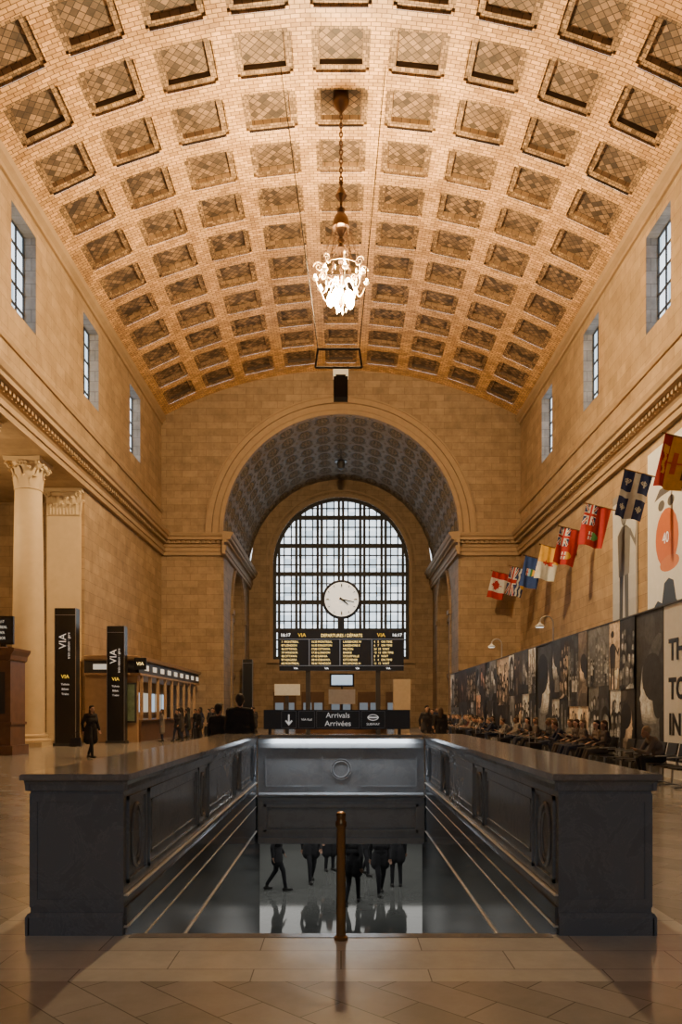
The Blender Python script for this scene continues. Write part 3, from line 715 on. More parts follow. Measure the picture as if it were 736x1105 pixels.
for a,c in(((-.98,0,1.22),(.80,0,1.22)),((-.88,0,1.92),(.70,0,1.92)),((-.98,0,1.22),(-.88,0,1.92)),((.80,0,1.22),(.70,0,1.92)),((-.25,0,1.1),(-.25,0,1.25)),((.25,0,1.1),(.25,0,1.25))): b.tube(a,c,.045,n=6)
O('frame',b.mesh('frame',BLACKM),e)
for a,c in(((-.88,0,1.92),(-2.3,0,12.66)),((.70,0,1.92),(1.7,0,12.72))):
    b=B();b.tube(a,c,.018,n=5);O('cable',b.mesh('cable',BLACKM),e)
e=thing('pendant_lantern','small dark pendant lantern hanging in the window recess','lamp',(0,64,21.3))
b=B();b.tube((0,0,.9),(0,0,1.72),.03);b.lathe([(.03,.95),(.4,.75),(.55,.7),(.5,.65)],16);O('shade',b.mesh('shade',BLACK,40),e)
b=B();b.lathe([(.3,.66),(.34,.4),(.25,.1),(.05,0)],16);O('lantern_glass',b.mesh('lantern_glass',DARK,40),e)

# ------------------------------------------------------------------ pylons
def pylon(x,y,h,w,rz=0,txt=True):
    e=thing('sign_pylon','tall black freestanding sign pylon with vertical white lettering','sign',(x,y,0),rz,'black sign pylons')
    b=B();b.box(-w/2,w/2,0,.5,.12,h);O('body',b.mesh('body',BLACK),e)
    b=B();b.box(-w/2-.05,w/2+.05,-.05,.55,0,.12);O('base',b.mesh('base',DARK),e)
    b=B();b.box(-w/2+.01,w/2-.01,-.01,.0,h-.32,h-.30);O('edge',b.mesh('edge',STEEL),e)
    for q in(-w/2,w/2-.03):
        b=B();b.box(q,q+.03,-.012,0,.12,h);O('edge',b.mesh('edge',STEEL),e)
    if txt:
        O('lettering',textmesh('VIA',.46,WHITE,.006),e,(-.12,-.01,h-1.5),(PI/2,-PI/2,0))
        O('lettering',textmesh('train station · gare',.16,WHITE,.006),e,(.18,-.01,h-1.7),(PI/2,-PI/2,0))
        O('lettering',textmesh('VIA',.24,YELLOW,.006),e,(0,-.01,3.15),RX)
        for i in range(3): O('lettering',textmesh(['Tickets','Billets','Trains'][i],.13,WHITE,.004),e,(0,-.01,2.8-.22*i),RX)
pylon(-12.5,35.4,6.25,.98);pylon(-11.05,38.3,5.75,.88);pylon(-7.9,66,5.9,.85,0,False)

# ------------------------------------------------------------------ ticket office
YT=39.4
e=thing('ticket_office','long oak and stone ticket office with fascia screens and counters','ticket office',(0,0,0))
b=B();b.box(-12.95,-10.3,YT+.1,YT+.4,0,4.3);b.box(-12.95,-12.6,YT+.4,55.9,0,3.4);O('body',b.mesh('body',WOODL),e)
b=B();b.box(-12.95,-10.1,YT-.1,56.0,3.4,3.5);b.prof([(0,4.15),(.15,4.2),(.2,4.35),(0,4.4)],(-12.95,YT),(-10.2,YT),(0,-1));b.prof([(0,4.15),(.15,4.2),(.2,4.35),(0,4.4)],(-10.2,YT-.2),(-10.2,56.0),(1,0));b.box(-12.95,-10.2,YT,56,4.1,4.3);O('cornice',b.mesh('cornice',WOODL),e)
b=B();b.box(-10.35,-10.2,YT,56,3.45,4.15);b.box(-12.95,-10.2,YT,YT+.1,3.5,4.12);O('fascia',b.mesh('fascia',DARK),e)
b=B();b.box(-12.0,-10.2,YT+.5,56,0,1.05);b.box(-12.0,-10.05,YT+.5,56,1.05,1.12);O('counter',b.mesh('counter',WOOD),e)
for i in range(9):
    y=YT+.9+i*1.8
    b=B();b.box(-10.3,-10.15,y-.35,y-.2,1.12,3.45);O('upright',b.mesh('upright',WOODL),e)
    b=B();b.box(-10.19,-10.16,y+.2,y+1.0,3.68,3.95);O('screen',b.mesh('screen',SIGNW),e)
    b=B();b.box(-12.55,-12.5,y,y+1.3,1.5,2.7);O('poster',b.mesh('poster',SIGNW if i%2 else SCREEN),e)
b=B();b.box(-12.5,-11.6,YT-.02,YT,3.68,3.95);O('fascia_sign',b.mesh('fascia_sign',SIGNW),e)
b=B();b.box(-10.35,-9.75,YT-.3,YT-.24,3.65,4.25);O('hanging_sign',b.mesh('hanging_sign',BLACK),e)
O('lettering',textmesh('VIA',.24,LEDY),e,(-10.05,YT-.32,3.95),RX)
e=thing('route_map_poster','framed green route map poster on the ticket office end','poster',(-10.75,YT+.04,0))
b=B();b.box(-.42,.42,-.06,.05,1.0,3.0);O('frame',b.mesh('frame',DARK),e)
b=B();b.box(-.35,.35,-.07,-.06,1.08,2.92);O('print',b.mesh('print',pbr('map_print',(.16,.22,.14),.5,var=.7,scale=4)),e)
e=thing('service_booth','dark walnut service booth with a cornice and counter','booth',(-12.35,28.0,0))
b=B();b.box(-.6,.5,0,1.3,.35,3.5);O('body',b.mesh('body',WOOD),e)
b=B();b.box(-.6,.62,-.12,1.35,0,.35);O('plinth',b.mesh('plinth',WOOD),e)
b=B();b.box(-.6,.56,-.07,1.33,1.1,1.2);O('counter_rail',b.mesh('counter_rail',WOOD),e)
cp=[(0,3.4),(.08,3.45),(.1,3.6),(.2,3.75),(.22,3.85),(0,3.9)]
b=B();b.prof(cp,(-.6,0),(.5,0),(0,-1));b.prof(cp,(.5,-.2),(.5,1.3),(1,0));b.box(-.6,.5,0,1.3,3.5,3.9);O('cornice',b.mesh('cornice',WOOD),e)
b=B();b.box(-.6,.3,-.02,0,1.5,3.0);O('glazing',b.mesh('glazing',DARK),e)
e=thing('monitor','wide black train information monitor standing on the booth roof','monitor',(-12.3,28.4,3.9))
b=B();b.box(-.6,.38,0,.12,.12,1.15);b.box(-.1,.1,.02,.1,0,.15);O('casing',b.mesh('casing',BLACK),e)
b=B();b.box(-.56,.33,-.01,0,.18,1.08);O('screen',b.mesh('screen',pbr('dark_screen',(.03,.04,.06),.2)),e)
for j,t_ in enumerate(('VIA  16:17','MONTREAL','OTTAWA','WINDSOR')): O('listing',textmesh(t_,.14,SIGNW,align='LEFT',sx=.8),e,(-.42,-.02,.95-.2*j),RX)

# ------------------------------------------------------------------ hoarding art
HX=7.9;HT=4.16
def C3(v,t=(1,1,1.02)): return (min(1,v*t[0]),min(1,v*t[1]),min(1,v*t[2]),1)
BW=(.90,.98,1.06)
class Art:
    def __init__(s,w,h): s.b=B();s.c=[];s.k=0;s.clip=(0,w,0,h);s.t=BW
    def poly(s,pts,col):
        s.k+=1;d=-.004-.0001*s.k;a,b_,c,e_=s.clip
        P=[(min(max(u,a),b_),d,min(max(v,c),e_)) for u,v in pts]
        us=[p[0] for p in P];vs=[p[2] for p in P]
        if max(us)-min(us)<1e-4 or max(vs)-min(vs)<1e-4: return
        s.b.add(P,[tuple(range(len(P)))]);s.c.append(col if isinstance(col,tuple) else C3(col,s.t))
    def ell(s,cx,cy,rx,ry,col,n=18,rot=0):
        pts=[]
        for i in range(n):
            t=2*PI*i/n;x=rx*math.cos(t);y=ry*math.sin(t)
            pts.append((cx+x*math.cos(rot)-y*math.sin(rot),cy+x*math.sin(rot)+y*math.cos(rot)))
        s.poly(pts,col)
    def ball(s,cx,cy,rx,ry,d,l,n=7,dx=.45,rot=0):
        for i in range(n):
            t=i/(n-1);s.ell(cx+dx*rx*t,cy+ry*.12*t,rx*(1-.65*t),ry*(1-.45*t),d+(l-d)*t,18,rot)
    def rect(s,a,b_,c,d,col): s.poly([(a,c),(b_,c),(b_,d),(a,d)],col)
    def grad(s,a,b_,c,d,v0,v1,n=7):
        for i in range(n): s.rect(a,b_,c+(d-c)*i/n,c+(d-c)*(i+1)/n,v0+(v1-v0)*i/(n-1))
    def mesh(s,mat=None):
        me=bpy.data.meshes.new('print');me.from_pydata(s.b.v,[],s.b.f);me.materials.append(mat or PRINT);facecol(me,s.c);return me
def portrait(A,cx,cy,s,skin,hair,cloth,tilt=0,long=False,lt=1):
    A.poly([(cx-1.3*s,cy-3*s),(cx-1.15*s,cy-.75*s),(cx-.8*s,cy-.45*s),(cx-.25*s,cy-.25*s),(cx+.25*s,cy-.25*s),(cx+.8*s,cy-.45*s),(cx+1.15*s,cy-.75*s),(cx+1.3*s,cy-3*s)],cloth)
    A.poly([(cx+lt*.35*s,cy-3*s),(cx+lt*.4*s,cy-.6*s),(cx+lt*.8*s,cy-.5*s),(cx+lt*1.1*s,cy-.8*s),(cx+lt*1.2*s,cy-3*s)],cloth*1.7+.01)
    if long: A.ball(cx,cy+.3*s,.52*s,.85*s,hair*.8,hair*1.5,3)
    A.poly([(cx-.17*s,cy+.2*s),(cx-.20*s,cy-.3*s),(cx+.20*s,cy-.3*s),(cx+.17*s,cy+.2*s)],skin*.25)
    A.ell(cx-.01*s,cy+.58*s,.41*s,.52*s,hair,rot=tilt)
    A.ball(cx+.02*s,cy+.44*s,.34*s,.45*s,skin*.10,skin,9,.55*lt,tilt)
    A.poly([(cx-.38*s,cy+.55*s),(cx-.34*s,cy+.95*s),(cx+.05*s,cy+1.1*s),(cx+.36*s,cy+.92*s),(cx+.38*s,cy+.55*s),(cx+.30*s,cy+.74*s),(cx-.05*s,cy+.84*s),(cx-.28*s,cy+.7*s)],hair)
    for q in(-.09,.14):
        A.ell(cx+(q+lt*.06)*s,cy+.51*s,.065*s,.035*s,skin*.25,10)
    A.poly([(cx+lt*.08*s,cy+.5*s),(cx+lt*.02*s,cy+.30*s),(cx+lt*.10*s,cy+.28*s)],skin*.4)
    A.ell(cx+lt*.07*s,cy+.18*s,.09*s,.025*s,skin*.25,10)
def profile(A,cx,cy,s,skin,hair,cloth,d=1):
    P=[(-.35,.0),(-.1,-.02),(.15,.0),(.27,.03),(.30,.12),(.27,.18),(.32,.22),(.28,.27),(.31,.32),(.40,.40),(.30,.52),(.28,.60),(.32,.70),(.28,.88),(.1,1.05),(-.2,1.08),(-.45,.85),(-.45,.4)]
    A.poly([(cx-d*1.1*s,cy-3*s),(cx-d*1.0*s,cy-.5*s),(cx-d*.4*s,cy-.15*s),(cx+d*.2*s,cy-.3*s),(cx+d*.8*s,cy-.8*s),(cx+d*.9*s,cy-3*s)],cloth)
    A.poly([(cx-d*.35*s,cy+.3*s),(cx-d*.4*s,cy-.4*s),(cx+d*.12*s,cy-.4*s),(cx+d*.08*s,cy+.1*s)],skin*.25)
    for i in range(6):
        t=i/5;A.poly([(cx+d*(.20*t+x*(1-t*.55))*s,cy+(.22*t+y*(1-t*.5))*s) for x,y in P],skin*(.2+.8*t))
    A.ell(cx-d*.12*s,cy+.74*s,.40*s,.36*s,hair,rot=.2*d);A.ell(cx-d*.32*s,cy+.45*s,.2*s,.34*s,hair)
    A.ell(cx+d*.2*s,cy+.58*s,.05*s,.02*s,.03,10)
def body(A,cx,cy,s,skin,top,leg,hair):
    for q in(-1,1): A.poly([(cx+q*.45*s,cy),(cx+q*.15*s,cy),(cx+q*.02*s,cy+2.2*s),(cx+q*.42*s,cy+2.2*s)],leg*(1 if q<0 else 1.5))
    A.poly([(cx-.5*s,cy+2.0*s),(cx-.62*s,cy+3.5*s),(cx-.2*s,cy+3.75*s),(cx+.2*s,cy+3.75*s),(cx+.62*s,cy+3.5*s),(cx+.5*s,cy+2.0*s)],top)
    A.poly([(cx,cy+2.0*s),(cx+.1*s,cy+3.7*s),(cx+.62*s,cy+3.5*s),(cx+.5*s,cy+2.0*s)],top*1.6+.01)
    A.poly([(cx+.5*s,cy+3.4*s),(cx+1.1*s,cy+2.8*s),(cx+1.35*s,cy+3.3*s),(cx+1.2*s,cy+3.4*s),(cx+1.0*s,cy+3.1*s),(cx+.6*s,cy+3.55*s)],top*1.3+.01)
    A.ball(cx,cy+4.15*s,.3*s,.4*s,skin*.4,skin,4);A.ell(cx-.03*s,cy+4.4*s,.33*s,.25*s,hair)
def scene_tile(A,u0,u1,v0,v1,R,kind):
    A.clip=(u0,u1,v0,v1);w=u1-u0;h=v1-v0
    A.t=R.choice([BW]*5+[(1.0,.78,.58),(1.0,.66,.5),(1.0,.86,.7)])
    bg=R.choice([.015,.02,.04,.08,.02,.45,.15,.03,.65]);A.grad(u0,u1,v0,v1,bg*.45,bg*1.3)
    for i in range(8): A.ell(u0+w*R.random(),v0+h*R.random(),w*R.uniform(.06,.22),h*R.uniform(.04,.18),bg*R.uniform(.4,2.6)+.01,12,R.random()*3)
    sk=lambda:R.choice([.65,.5,.36,.8]);ha=lambda:R.choice([.008,.01,.03,.12]);cl=lambda:R.choice([.01,.015,.5,.08,.02,.03])
    if kind=='face': 
        s=min(w*.95,h*.55);portrait(A,u0+w*R.uniform(.3,.7),v0+h*R.uniform(.25,.36),s,sk(),ha(),cl(),R.uniform(-.25,.25),R.random()<.5,R.choice([-1,1]))
    elif kind=='profile':
        profile(A,u0+w*.5,v0+h*R.uniform(.28,.38),min(w*.95,h*.55),sk(),ha(),cl(),R.choice([-1,1]))
    elif kind=='couple':
        s=min(w*.5,h*.42);portrait(A,u0+w*.3,v0+h*.42,s,sk(),ha(),cl(),.15,True,1);profile(A,u0+w*.72,v0+h*.35,s,sk(),ha(),cl(),-1)
    elif kind=='crowd':
        for row in range(4):
            n=3+row//2+int(w*.6)
            for i in range(n):
                s=h*(.13+.03*row)*R.uniform(.85,1.15);portrait(A,u0+w*(i+R.uniform(.1,.9))/n,v0+h*(.72-.2*row+R.uniform(-.04,.04)),s,sk(),ha(),cl(),R.uniform(-.3,.3),R.random()<.3,R.choice([-1,1]))
    elif kind=='figure':
        n=max(1,int(w/.55))
        for i in range(n): body(A,u0+w*(i+R.uniform(.3,.7))/n,v0-h*.1,h*.22*R.uniform(.85,1.05),sk(),cl(),R.choice([.02,.05,.03]),ha())
    elif kind=='city':
        for i in range(8):
            a=u0+w*i/8;hh=h*R.uniform(.3,.9);v=R.uniform(.01,.25);A.rect(a,a+w/8*.92,v0,v0+hh,v)
            for j in range(5): A.rect(a+w/40,a+w/8*.7,v0+hh*(.1+.17*j),v0+hh*(.16+.17*j),v*2+.05)
        for i in range(4): body(A,u0+w*R.uniform(.1,.9),v0,h*.1,.5,R.choice([.02,.4]),.02,.02)
def split(R,u0,u1,v0,v1,out):
    w=u1-u0;h=v1-v0
    if h>3: m=v0+h*R.uniform(.40,.60);split(R,u0,u1,v0,m,out);split(R,u0,u1,m,v1,out)
    elif w>1.9 and R.random()<.7: m=u0+w*R.uniform(.4,.6);split(R,u0,m,v0,v1,out);split(R,m,u1,v0,v1,out)
    else: out.append((u0,u1,v0,v1))
def hoard(y0,y1,kind,R):
    w=y1-y0-.02;e=thing('hoarding_panel','tall white printed panel with bold black words' if kind=='text' else 'tall printed panel collaged with photographs of people','billboard',(HX,y1,0),-PI/2,'row of printed hoarding panels')
    b=B();b.box(0,w,0,.12,0,HT);O('board',b.mesh('board',PAPER if kind=='text' else DARK),e)
    b=B();b.box(0,w,-.05,.13,HT,HT+.04);O('edge_trim',b.mesh('edge_trim',DARK),e)
    A=Art(w,HT)
    if kind=='text':
        A.rect(0,w,0,HT,(.76,.80,.86,1))
        O('print',A.mesh(PRINTP),e)
        for s_,z in(('THE',3.08),('TO C',2.15),('IN',1.3)): O('lettering',textmesh(s_,.70,BLACK,.003,'LEFT',sx=.95,bold=.022),e,(.30,-.012,z),RX)
    else:
        T_=[]
        if kind==1: T_=[(0,w,0,HT)]
        else: split(R,0,w,0,HT,T_)
        for (a,c,d,f) in T_: scene_tile(A,a,c,d,f,R,R.choice(['face','profile','couple','crowd','crowd','crowd','figure','city']) if kind!=1 else 'profile')
        O('print',A.mesh(),e)
RR=random.Random(91)
hoard(13.6,19.1,'text',RR)
ys=[19.1,20.9,22.9,24.9,27.0,29.2,31.5,34,36.6,39.5,42.5,45.5,49,52.5,56.2]
for i in range(len(ys)-1): hoard(ys[i],ys[i+1],1 if i in(0,5) else 0,RR)
gl=B();pts=[(0,0,0),(0,0,.5)]
for i in range(9):
    t=PI*i/8;pts.append((-.18+.18*math.cos(t),0,.5+.18*math.sin(t)))
gl.path(pts,.022,8);glm=gl.mesh('arm',STEEL,60);g2=B();g2.lathe([(.12,0),(.13,.04),(.05,.1),(.02,.14)],14,0,(-.36,0,.38));g2m=g2.mesh('lamp_shade',PAPER,40)
g3=B();g3.lathe([(.10,0),(.11,.012)],14,0,(-.36,0,.375));g3m=g3.mesh('bulb',LEDW)
for y in(29.3,38.7): kit([('arm',glm),('lamp_shade',g2m),('bulb',g3m)],'gooseneck_lamp','small curved white lamp mounted on the hoarding top','lamp',(HX+.06,y,HT+.04),0,'hoarding lamps',(1.4,1.4,1.4))

def banner(y0,y1,z0,z1,which):
    w=y1-y0;h=z1-z0
    e=thing('wall_banner',{0:'tall white banner with an orange disc numbered 40',1:'tall pale banner showing a dark standing figure'}[which],'banner',(HW-.12,y1,z0),-PI/2)
    b=B();b.box(0,w,0,.08,0,h);O('panel',b.mesh('panel',PAPER),e)
    A=Art(w,h)
    if which==0:
        A.rect(0,w,0,h,(.70,.76,.82,1))
        A.ell(w*.55,h*.50,w*.31,w*.34,(.55,.16,.06,1),18,.3)
        A.poly([(w*.2,h*.72),(w*.35,h*.77),(w*.65,h*.77),(w*.85,h*.72),(w*.65,h*.73),(w*.4,h*.73)],(.10,.10,.11,1))
        for q in(.4,.66): A.ell(w*q,h*.68,w*.09,w*.06,(.10,.10,.11,1),14)
        A.ell(w*.62,h*.365,w*.26,w*.09,(.55,.20,.09,1))
        A.poly([(w*.1,0),(w*.12,h*.12),(w*.22,h*.17),(w*.3,h*.19),(w*.42,h*.17),(w*.48,h*.27),(w*.6,h*.29),(w*.73,h*.27),(w*.8,h*.17),(w*.95,h*.12),(w,0)],(.04,.06,.10,1))
        O('print',A.mesh(PRINTP),e);O('lettering',textmesh('40',.62,WHITE,.003),e,(w*.55,-.05,h*.50),RX)
    else:
        A.grad(0,w,0,h,.38,.6);A.rect(0,w,h*.95,h,(.2,.2,.2,1))
        body(A,w*.5,h*.08,h*.185,.3,.10,.05,.03);A.rect(w*.1,w*.9,h*.02,h*.07,.2)
        O('print',A.mesh(PRINTP),e)
banner(29.3,32.8,4.6,12.3,0);banner(34.1,37.0,4.6,11.6,1)

# ------------------------------------------------------------------ flags
LEAF=[(0,1),(.12,.75),(.3,.82),(.25,.45),(.45,.62),(.5,.5),(.75,.55),(.65,.3),(.8,.2),(.4,-.1),(.45,-.3),(.05,-.22),(.05,-.6)]
LEAF=LEAF+[(-x,y) for x,y in LEAF[::-1]]
def inpoly(x,y,P):
    r=False;j=len(P)-1
    for i in range(len(P)):
        if (P[i][1]>y)!=(P[j][1]>y) and x<(P[j][0]-P[i][0])*(y-P[i][1])/(P[j][1]-P[i][1])+P[i][0]: r=not r
        j=i
    return r
RED=(.32,.015,.015,1);WH=(.5,.55,.58,1);BL=(.012,.03,.13,1);YE_=(.62,.38,.05,1);GR=(.04,.18,.05,1)  # cloth tones darkened to carry backlit shade in the colour
def jack(u,v):
    x=abs(u-.5);y=abs(v-.5)
    if x<.06 or y<.09: return RED
    if x<.1 or y<.16: return WH
    d=abs((u-.5)-(v-.5));d2=abs((u-.5)+(v-.5))
    if min(d,d2)<.05:return RED
    if min(d,d2)<.12:return WH
    return BL
def f_can(u,v):
    if u<.25 or u>.75:return RED
    return RED if inpoly((u-.5)*4.2,(v-.5)*2.4,LEAF) else WH
def f_que(u,v):
    if abs(u-.5)<.07 or abs(v-.5)<.1:return WH
    for a in(.22,.78):
        for c in(.22,.78):
            x=abs(v-c);y=-(u-a)*1.65
            if (x<.03 and abs(y)<.12) or (abs(y+.03)<.018 and x<.08) or (abs(math.hypot(x-.065,y-.03)-.035)<.015):return WH
    return BL
def f_ens(shc):
    def f(u,v):
        if u<.5 and v>.5:return jack(u*2,(v-.5)*2)
        x=(u-.75)*1.7;y=v-.45
        if abs(x)<.16 and y<.2 and y>-.22+abs(x)**2*6: 
            return shc if y<.05 else (WH if abs(x)>.03 and abs(y-.12)>.03 else RED)
        return RED
    return f
def f_alb(u,v):
    x=(u-.5)*1.7;y=v-.5
    if abs(x)<.2 and y<.27 and y>-.28+abs(x)**2*5:
        if y>.12:return RED if abs(x)<.04 or abs(y-.19)<.02 else WH
        return YE_ if y<-.08 else ((.2,.4,.7,1) if y>.02 else GR)
    return (.015,.05,.22,1)
def f_nun(u,v):
    x=abs(u-.5)*1.6;y=v-.5
    if (x<.05 and abs(y)<.25) or (x<.14 and abs(y-.1)<.03) or (.05<x<.1 and y<-.05 and y>-.28):return RED
    return YE_ if u<.5 else WH
def f_bc(u,v):
    if v>.5:return jack(u,(v-.5)*2)
    w=math.sin(u*22)*.03
    x=(u-.5)*1.6
    if x*x+v*v<.10:return YE_
    return WH if int((v+w)*9)%2 else BL
def f_nb(u,v):
    if v>.7:
        x=u-.5;y=v-.85
        return YE_ if abs(x)<.25 and abs(y-.03*math.sin(x*25))<.05 or (x<-.15 and x>-.3 and abs(y)<.1) else RED
    if v<.12:return WH if math.sin(u*40)>0 else BL
    if v<.24 and abs(u-.5)<.3:return (.12,.05,.02,1)
    if abs(u-.5)<.02 or (abs(u-.5)<.2 and abs(v-.5)<.08):return (.5,.1,.04,1)
    return YE_
def flag(x,y,z,fn,lab,wx,sc_=1.0):
    FL=1.85*sc_;HO=1.15*sc_
    e=thing('flag',lab,'flag',(x,y,z),0,'provincial flags along the wall')
    nu,nv=60,38;vs=[];fs=[];cs=[]
    ph=random.random()*6
    for i in range(nu+1):
        for j in range(nv+1):
            u=i/nu;v=j/nv
            a=-(v-.5)*HO*(1-.06*u);c=-u*FL
            d=.09*math.sin(v*9+ph+u*1.5)*(.3+u)+.03*math.sin(v*17+u*4)
            vs.append((a,d,c))
    for i in range(nu):
        for j in range(nv):
            k=i*(nv+1)+j;fs.append((k,k+1,k+nv+2,k+nv+1));cs.append(fn((i+.5)/nu,(j+.5)/nv))
    me=bpy.data.meshes.new('cloth');me.from_pydata(vs,[],fs);me.materials.append(CLOTHF);facecol(me,cs);me.polygons.foreach_set('use_smooth',[True]*len(fs))
    r=.24
    O('cloth',me,e,(math.sin(r)*FL*.5,0,math.cos(r)*FL*.5),(0,r,0))
    top=Vector((math.sin(r)*FL*.5,0,math.cos(r)*FL*.5));dx=Vector((math.cos(r),0,-math.sin(r)))
    tip=top-dx*(HO/2+.1);L=(wx-.06-x-tip.x)/dx.x
    b=B();b.tube(tip,tip+dx*L,.028,n=8);b.sph(tip,.05,8);O('pole',b.mesh('pole',BRASS,50),e)
    en=tip+dx*L;b=B();b.box(en.x-.04,en.x+.06,-.08,.08,en.z-.15,en.z+.15);O('wall_bracket',b.mesh('wall_bracket',BRONZE),e)
def fp(px,py,X): Y=X*843/(px-368);return X,Y,1.64+(766-py)*Y/843
for px,py,X,fn,lab in((728,500,11.5,f_nb,'red and yellow flag with a lion and ship'),(683,535,11.4,f_que,'blue flag with white cross and fleurs-de-lis'),(641,568,11.4,f_ens((.1,.35,.1,1)),'red ensign with a green shield'),(612,590,11.4,f_ens((.45,.3,.05,1)),'red ensign with a golden shield'),
   (591,608,11.4,f_nun,'yellow and white flag with a red stone figure'),(573,618,11.4,f_alb,'blue flag with a small shield'),(557,628,11.3,f_bc,'flag of red, white and blue stripes with a yellow sun'),(537,632,10.9,f_can,'red and white maple leaf flag')):
    x,y,z=fp(px,py,X);flag(x,y,z,fn,lab,12.85 if (29<y<33 or 34<y<37.2) else 12.995)

# ------------------------------------------------------------------ chairs
b=B();b.box(-.24,.24,-.25,.2,.40,.44);sm=b.mesh('seat',CHAIRM)
b=B();b.add([(-.24,.21,.5),(.24,.21,.5),(.24,.25,.5),(-.24,.25,.5),(-.24,.29,.9),(.24,.29,.9),(.24,.33,.9),(-.24,.33,.9)],[(0,1,2,3),(4,5,6,7),(0,1,5,4),(1,2,6,5),(2,3,7,6),(3,0,4,7)]);bm_=b.mesh('backrest',CHAIRM)
b=B();b.path([(0,-.22,.62),(0,.22,.64),(0,.26,.43)],.018,6);am=b.mesh('armrest',STEEL,50)
b=B();b.path([(0,-.22,.015),(0,0,.05),(0,.22,.015)],.02,6);b.tube((0,0,.05),(0,.02,.39),.025);lm=b.mesh('leg',STEEL,50)
b=B();b.box(-.29,.29,-.03,.05,.365,.40);bmm=b.mesh('beam',STEEL)
CX=7.12;CH=[]
y=16.2
while y<53: CH.append(y);y+=.62
for i,y in enumerate(CH):
    if i%8==7: continue
    kit([('seat',sm),('backrest',bm_),('armrest',am,(-.28,0,0)),('armrest',am,(.28,0,0)),('leg',lm),('beam',bmm)],'waiting_chair','black vinyl waiting chair with steel armrests before the hoarding','chair',(CX,y,0),-PI/2,'row of waiting chairs')

# ------------------------------------------------------------------ people
SK=[pbr('skin_%d'%i,c,.55,var=.05) for i,c in enumerate([(.42,.25,.17),(.25,.14,.09),(.5,.32,.23)])]
TOPS=[pbr('coat_%d'%i,c,.85,var=.15) for i,c in enumerate([(.012,.012,.015),(.03,.03,.037),(.07,.055,.05),(.02,.028,.06),(.12,.10,.09),(.12,.02,.02),(.25,.23,.21),(.04,.05,.04)])]
TRS=[pbr('trousers_%d'%i,c,.85,var=.1) for i,c in enumerate([(.012,.012,.016),(.025,.035,.07),(.06,.05,.045)])]
SHO=pbr('shoe_leather',(.02,.018,.016),.5);HAIRS=[pbr('hair_%d'%i,c,.6) for i,c in enumerate([(.015,.012,.01),(.06,.03,.015),(.2,.14,.08)])]
EYED=pbr('eye_dark',(.03,.02,.02),.2,var=0)
def remesh(name,prims,vox):
    b=B()
    for p in prims:
        if p[0]=='c':
            _,a,c,r1,r2,tag=p;b.sph(a,r1,12);b.sph(c,r2,12);b.tube(a,c,r1,r2,12)
        else: b.sph(p[1],p[2],16)
    me=bpy.data.meshes.new('tmp');me.from_pydata(b.v,[],b.f);ob=bpy.data.objects.new('tmp',me);COL.objects.link(ob)
    m=ob.modifiers.new('r','REMESH');m.mode='VOXEL';m.voxel_size=vox
    s=ob.modifiers.new('s','SMOOTH');s.iterations=3;s.factor=.5
    dg=bpy.context.evaluated_depsgraph_get();dg.update()
    out=bpy.data.meshes.new_from_object(ob.evaluated_get(dg));out.name=name;bpy.data.objects.remove(ob);bpy.data.meshes.remove(me)
    nf=len(out.polygons);C=np.zeros(nf*3);out.polygons.foreach_get('center',C);C=C.reshape(-1,3)
    best=np.full(nf,1e9);tg=np.zeros(nf,int)
    for p in prims:
        if p[0]=='c':
            a=np.array(p[1][:]);c=np.array(p[2][:]);d=c-a;t=np.clip(((C-a)@d)/max(d@d,1e-9),0,1)
            r=p[3]+(p[4]-p[3])*t;D=np.linalg.norm(C-(a+t[:,None]*d),axis=1)-r
        else:
            a=np.array(p[1]);r=np.array(p[2]);q=(C-a)/r;n_=np.linalg.norm(q,axis=1);D=(n_-1)*r.min()
        mk=D<best;best[mk]=D[mk];tg[mk]=p[-1]
    out.materials.clear()
    for i in range(max(tg)+1): out.materials.append(SK[0])
    out.polygons.foreach_set('material_index',tg.tolist());out.polygons.foreach_set('use_smooth',[True]*nf);out.update();return out
V=Vector
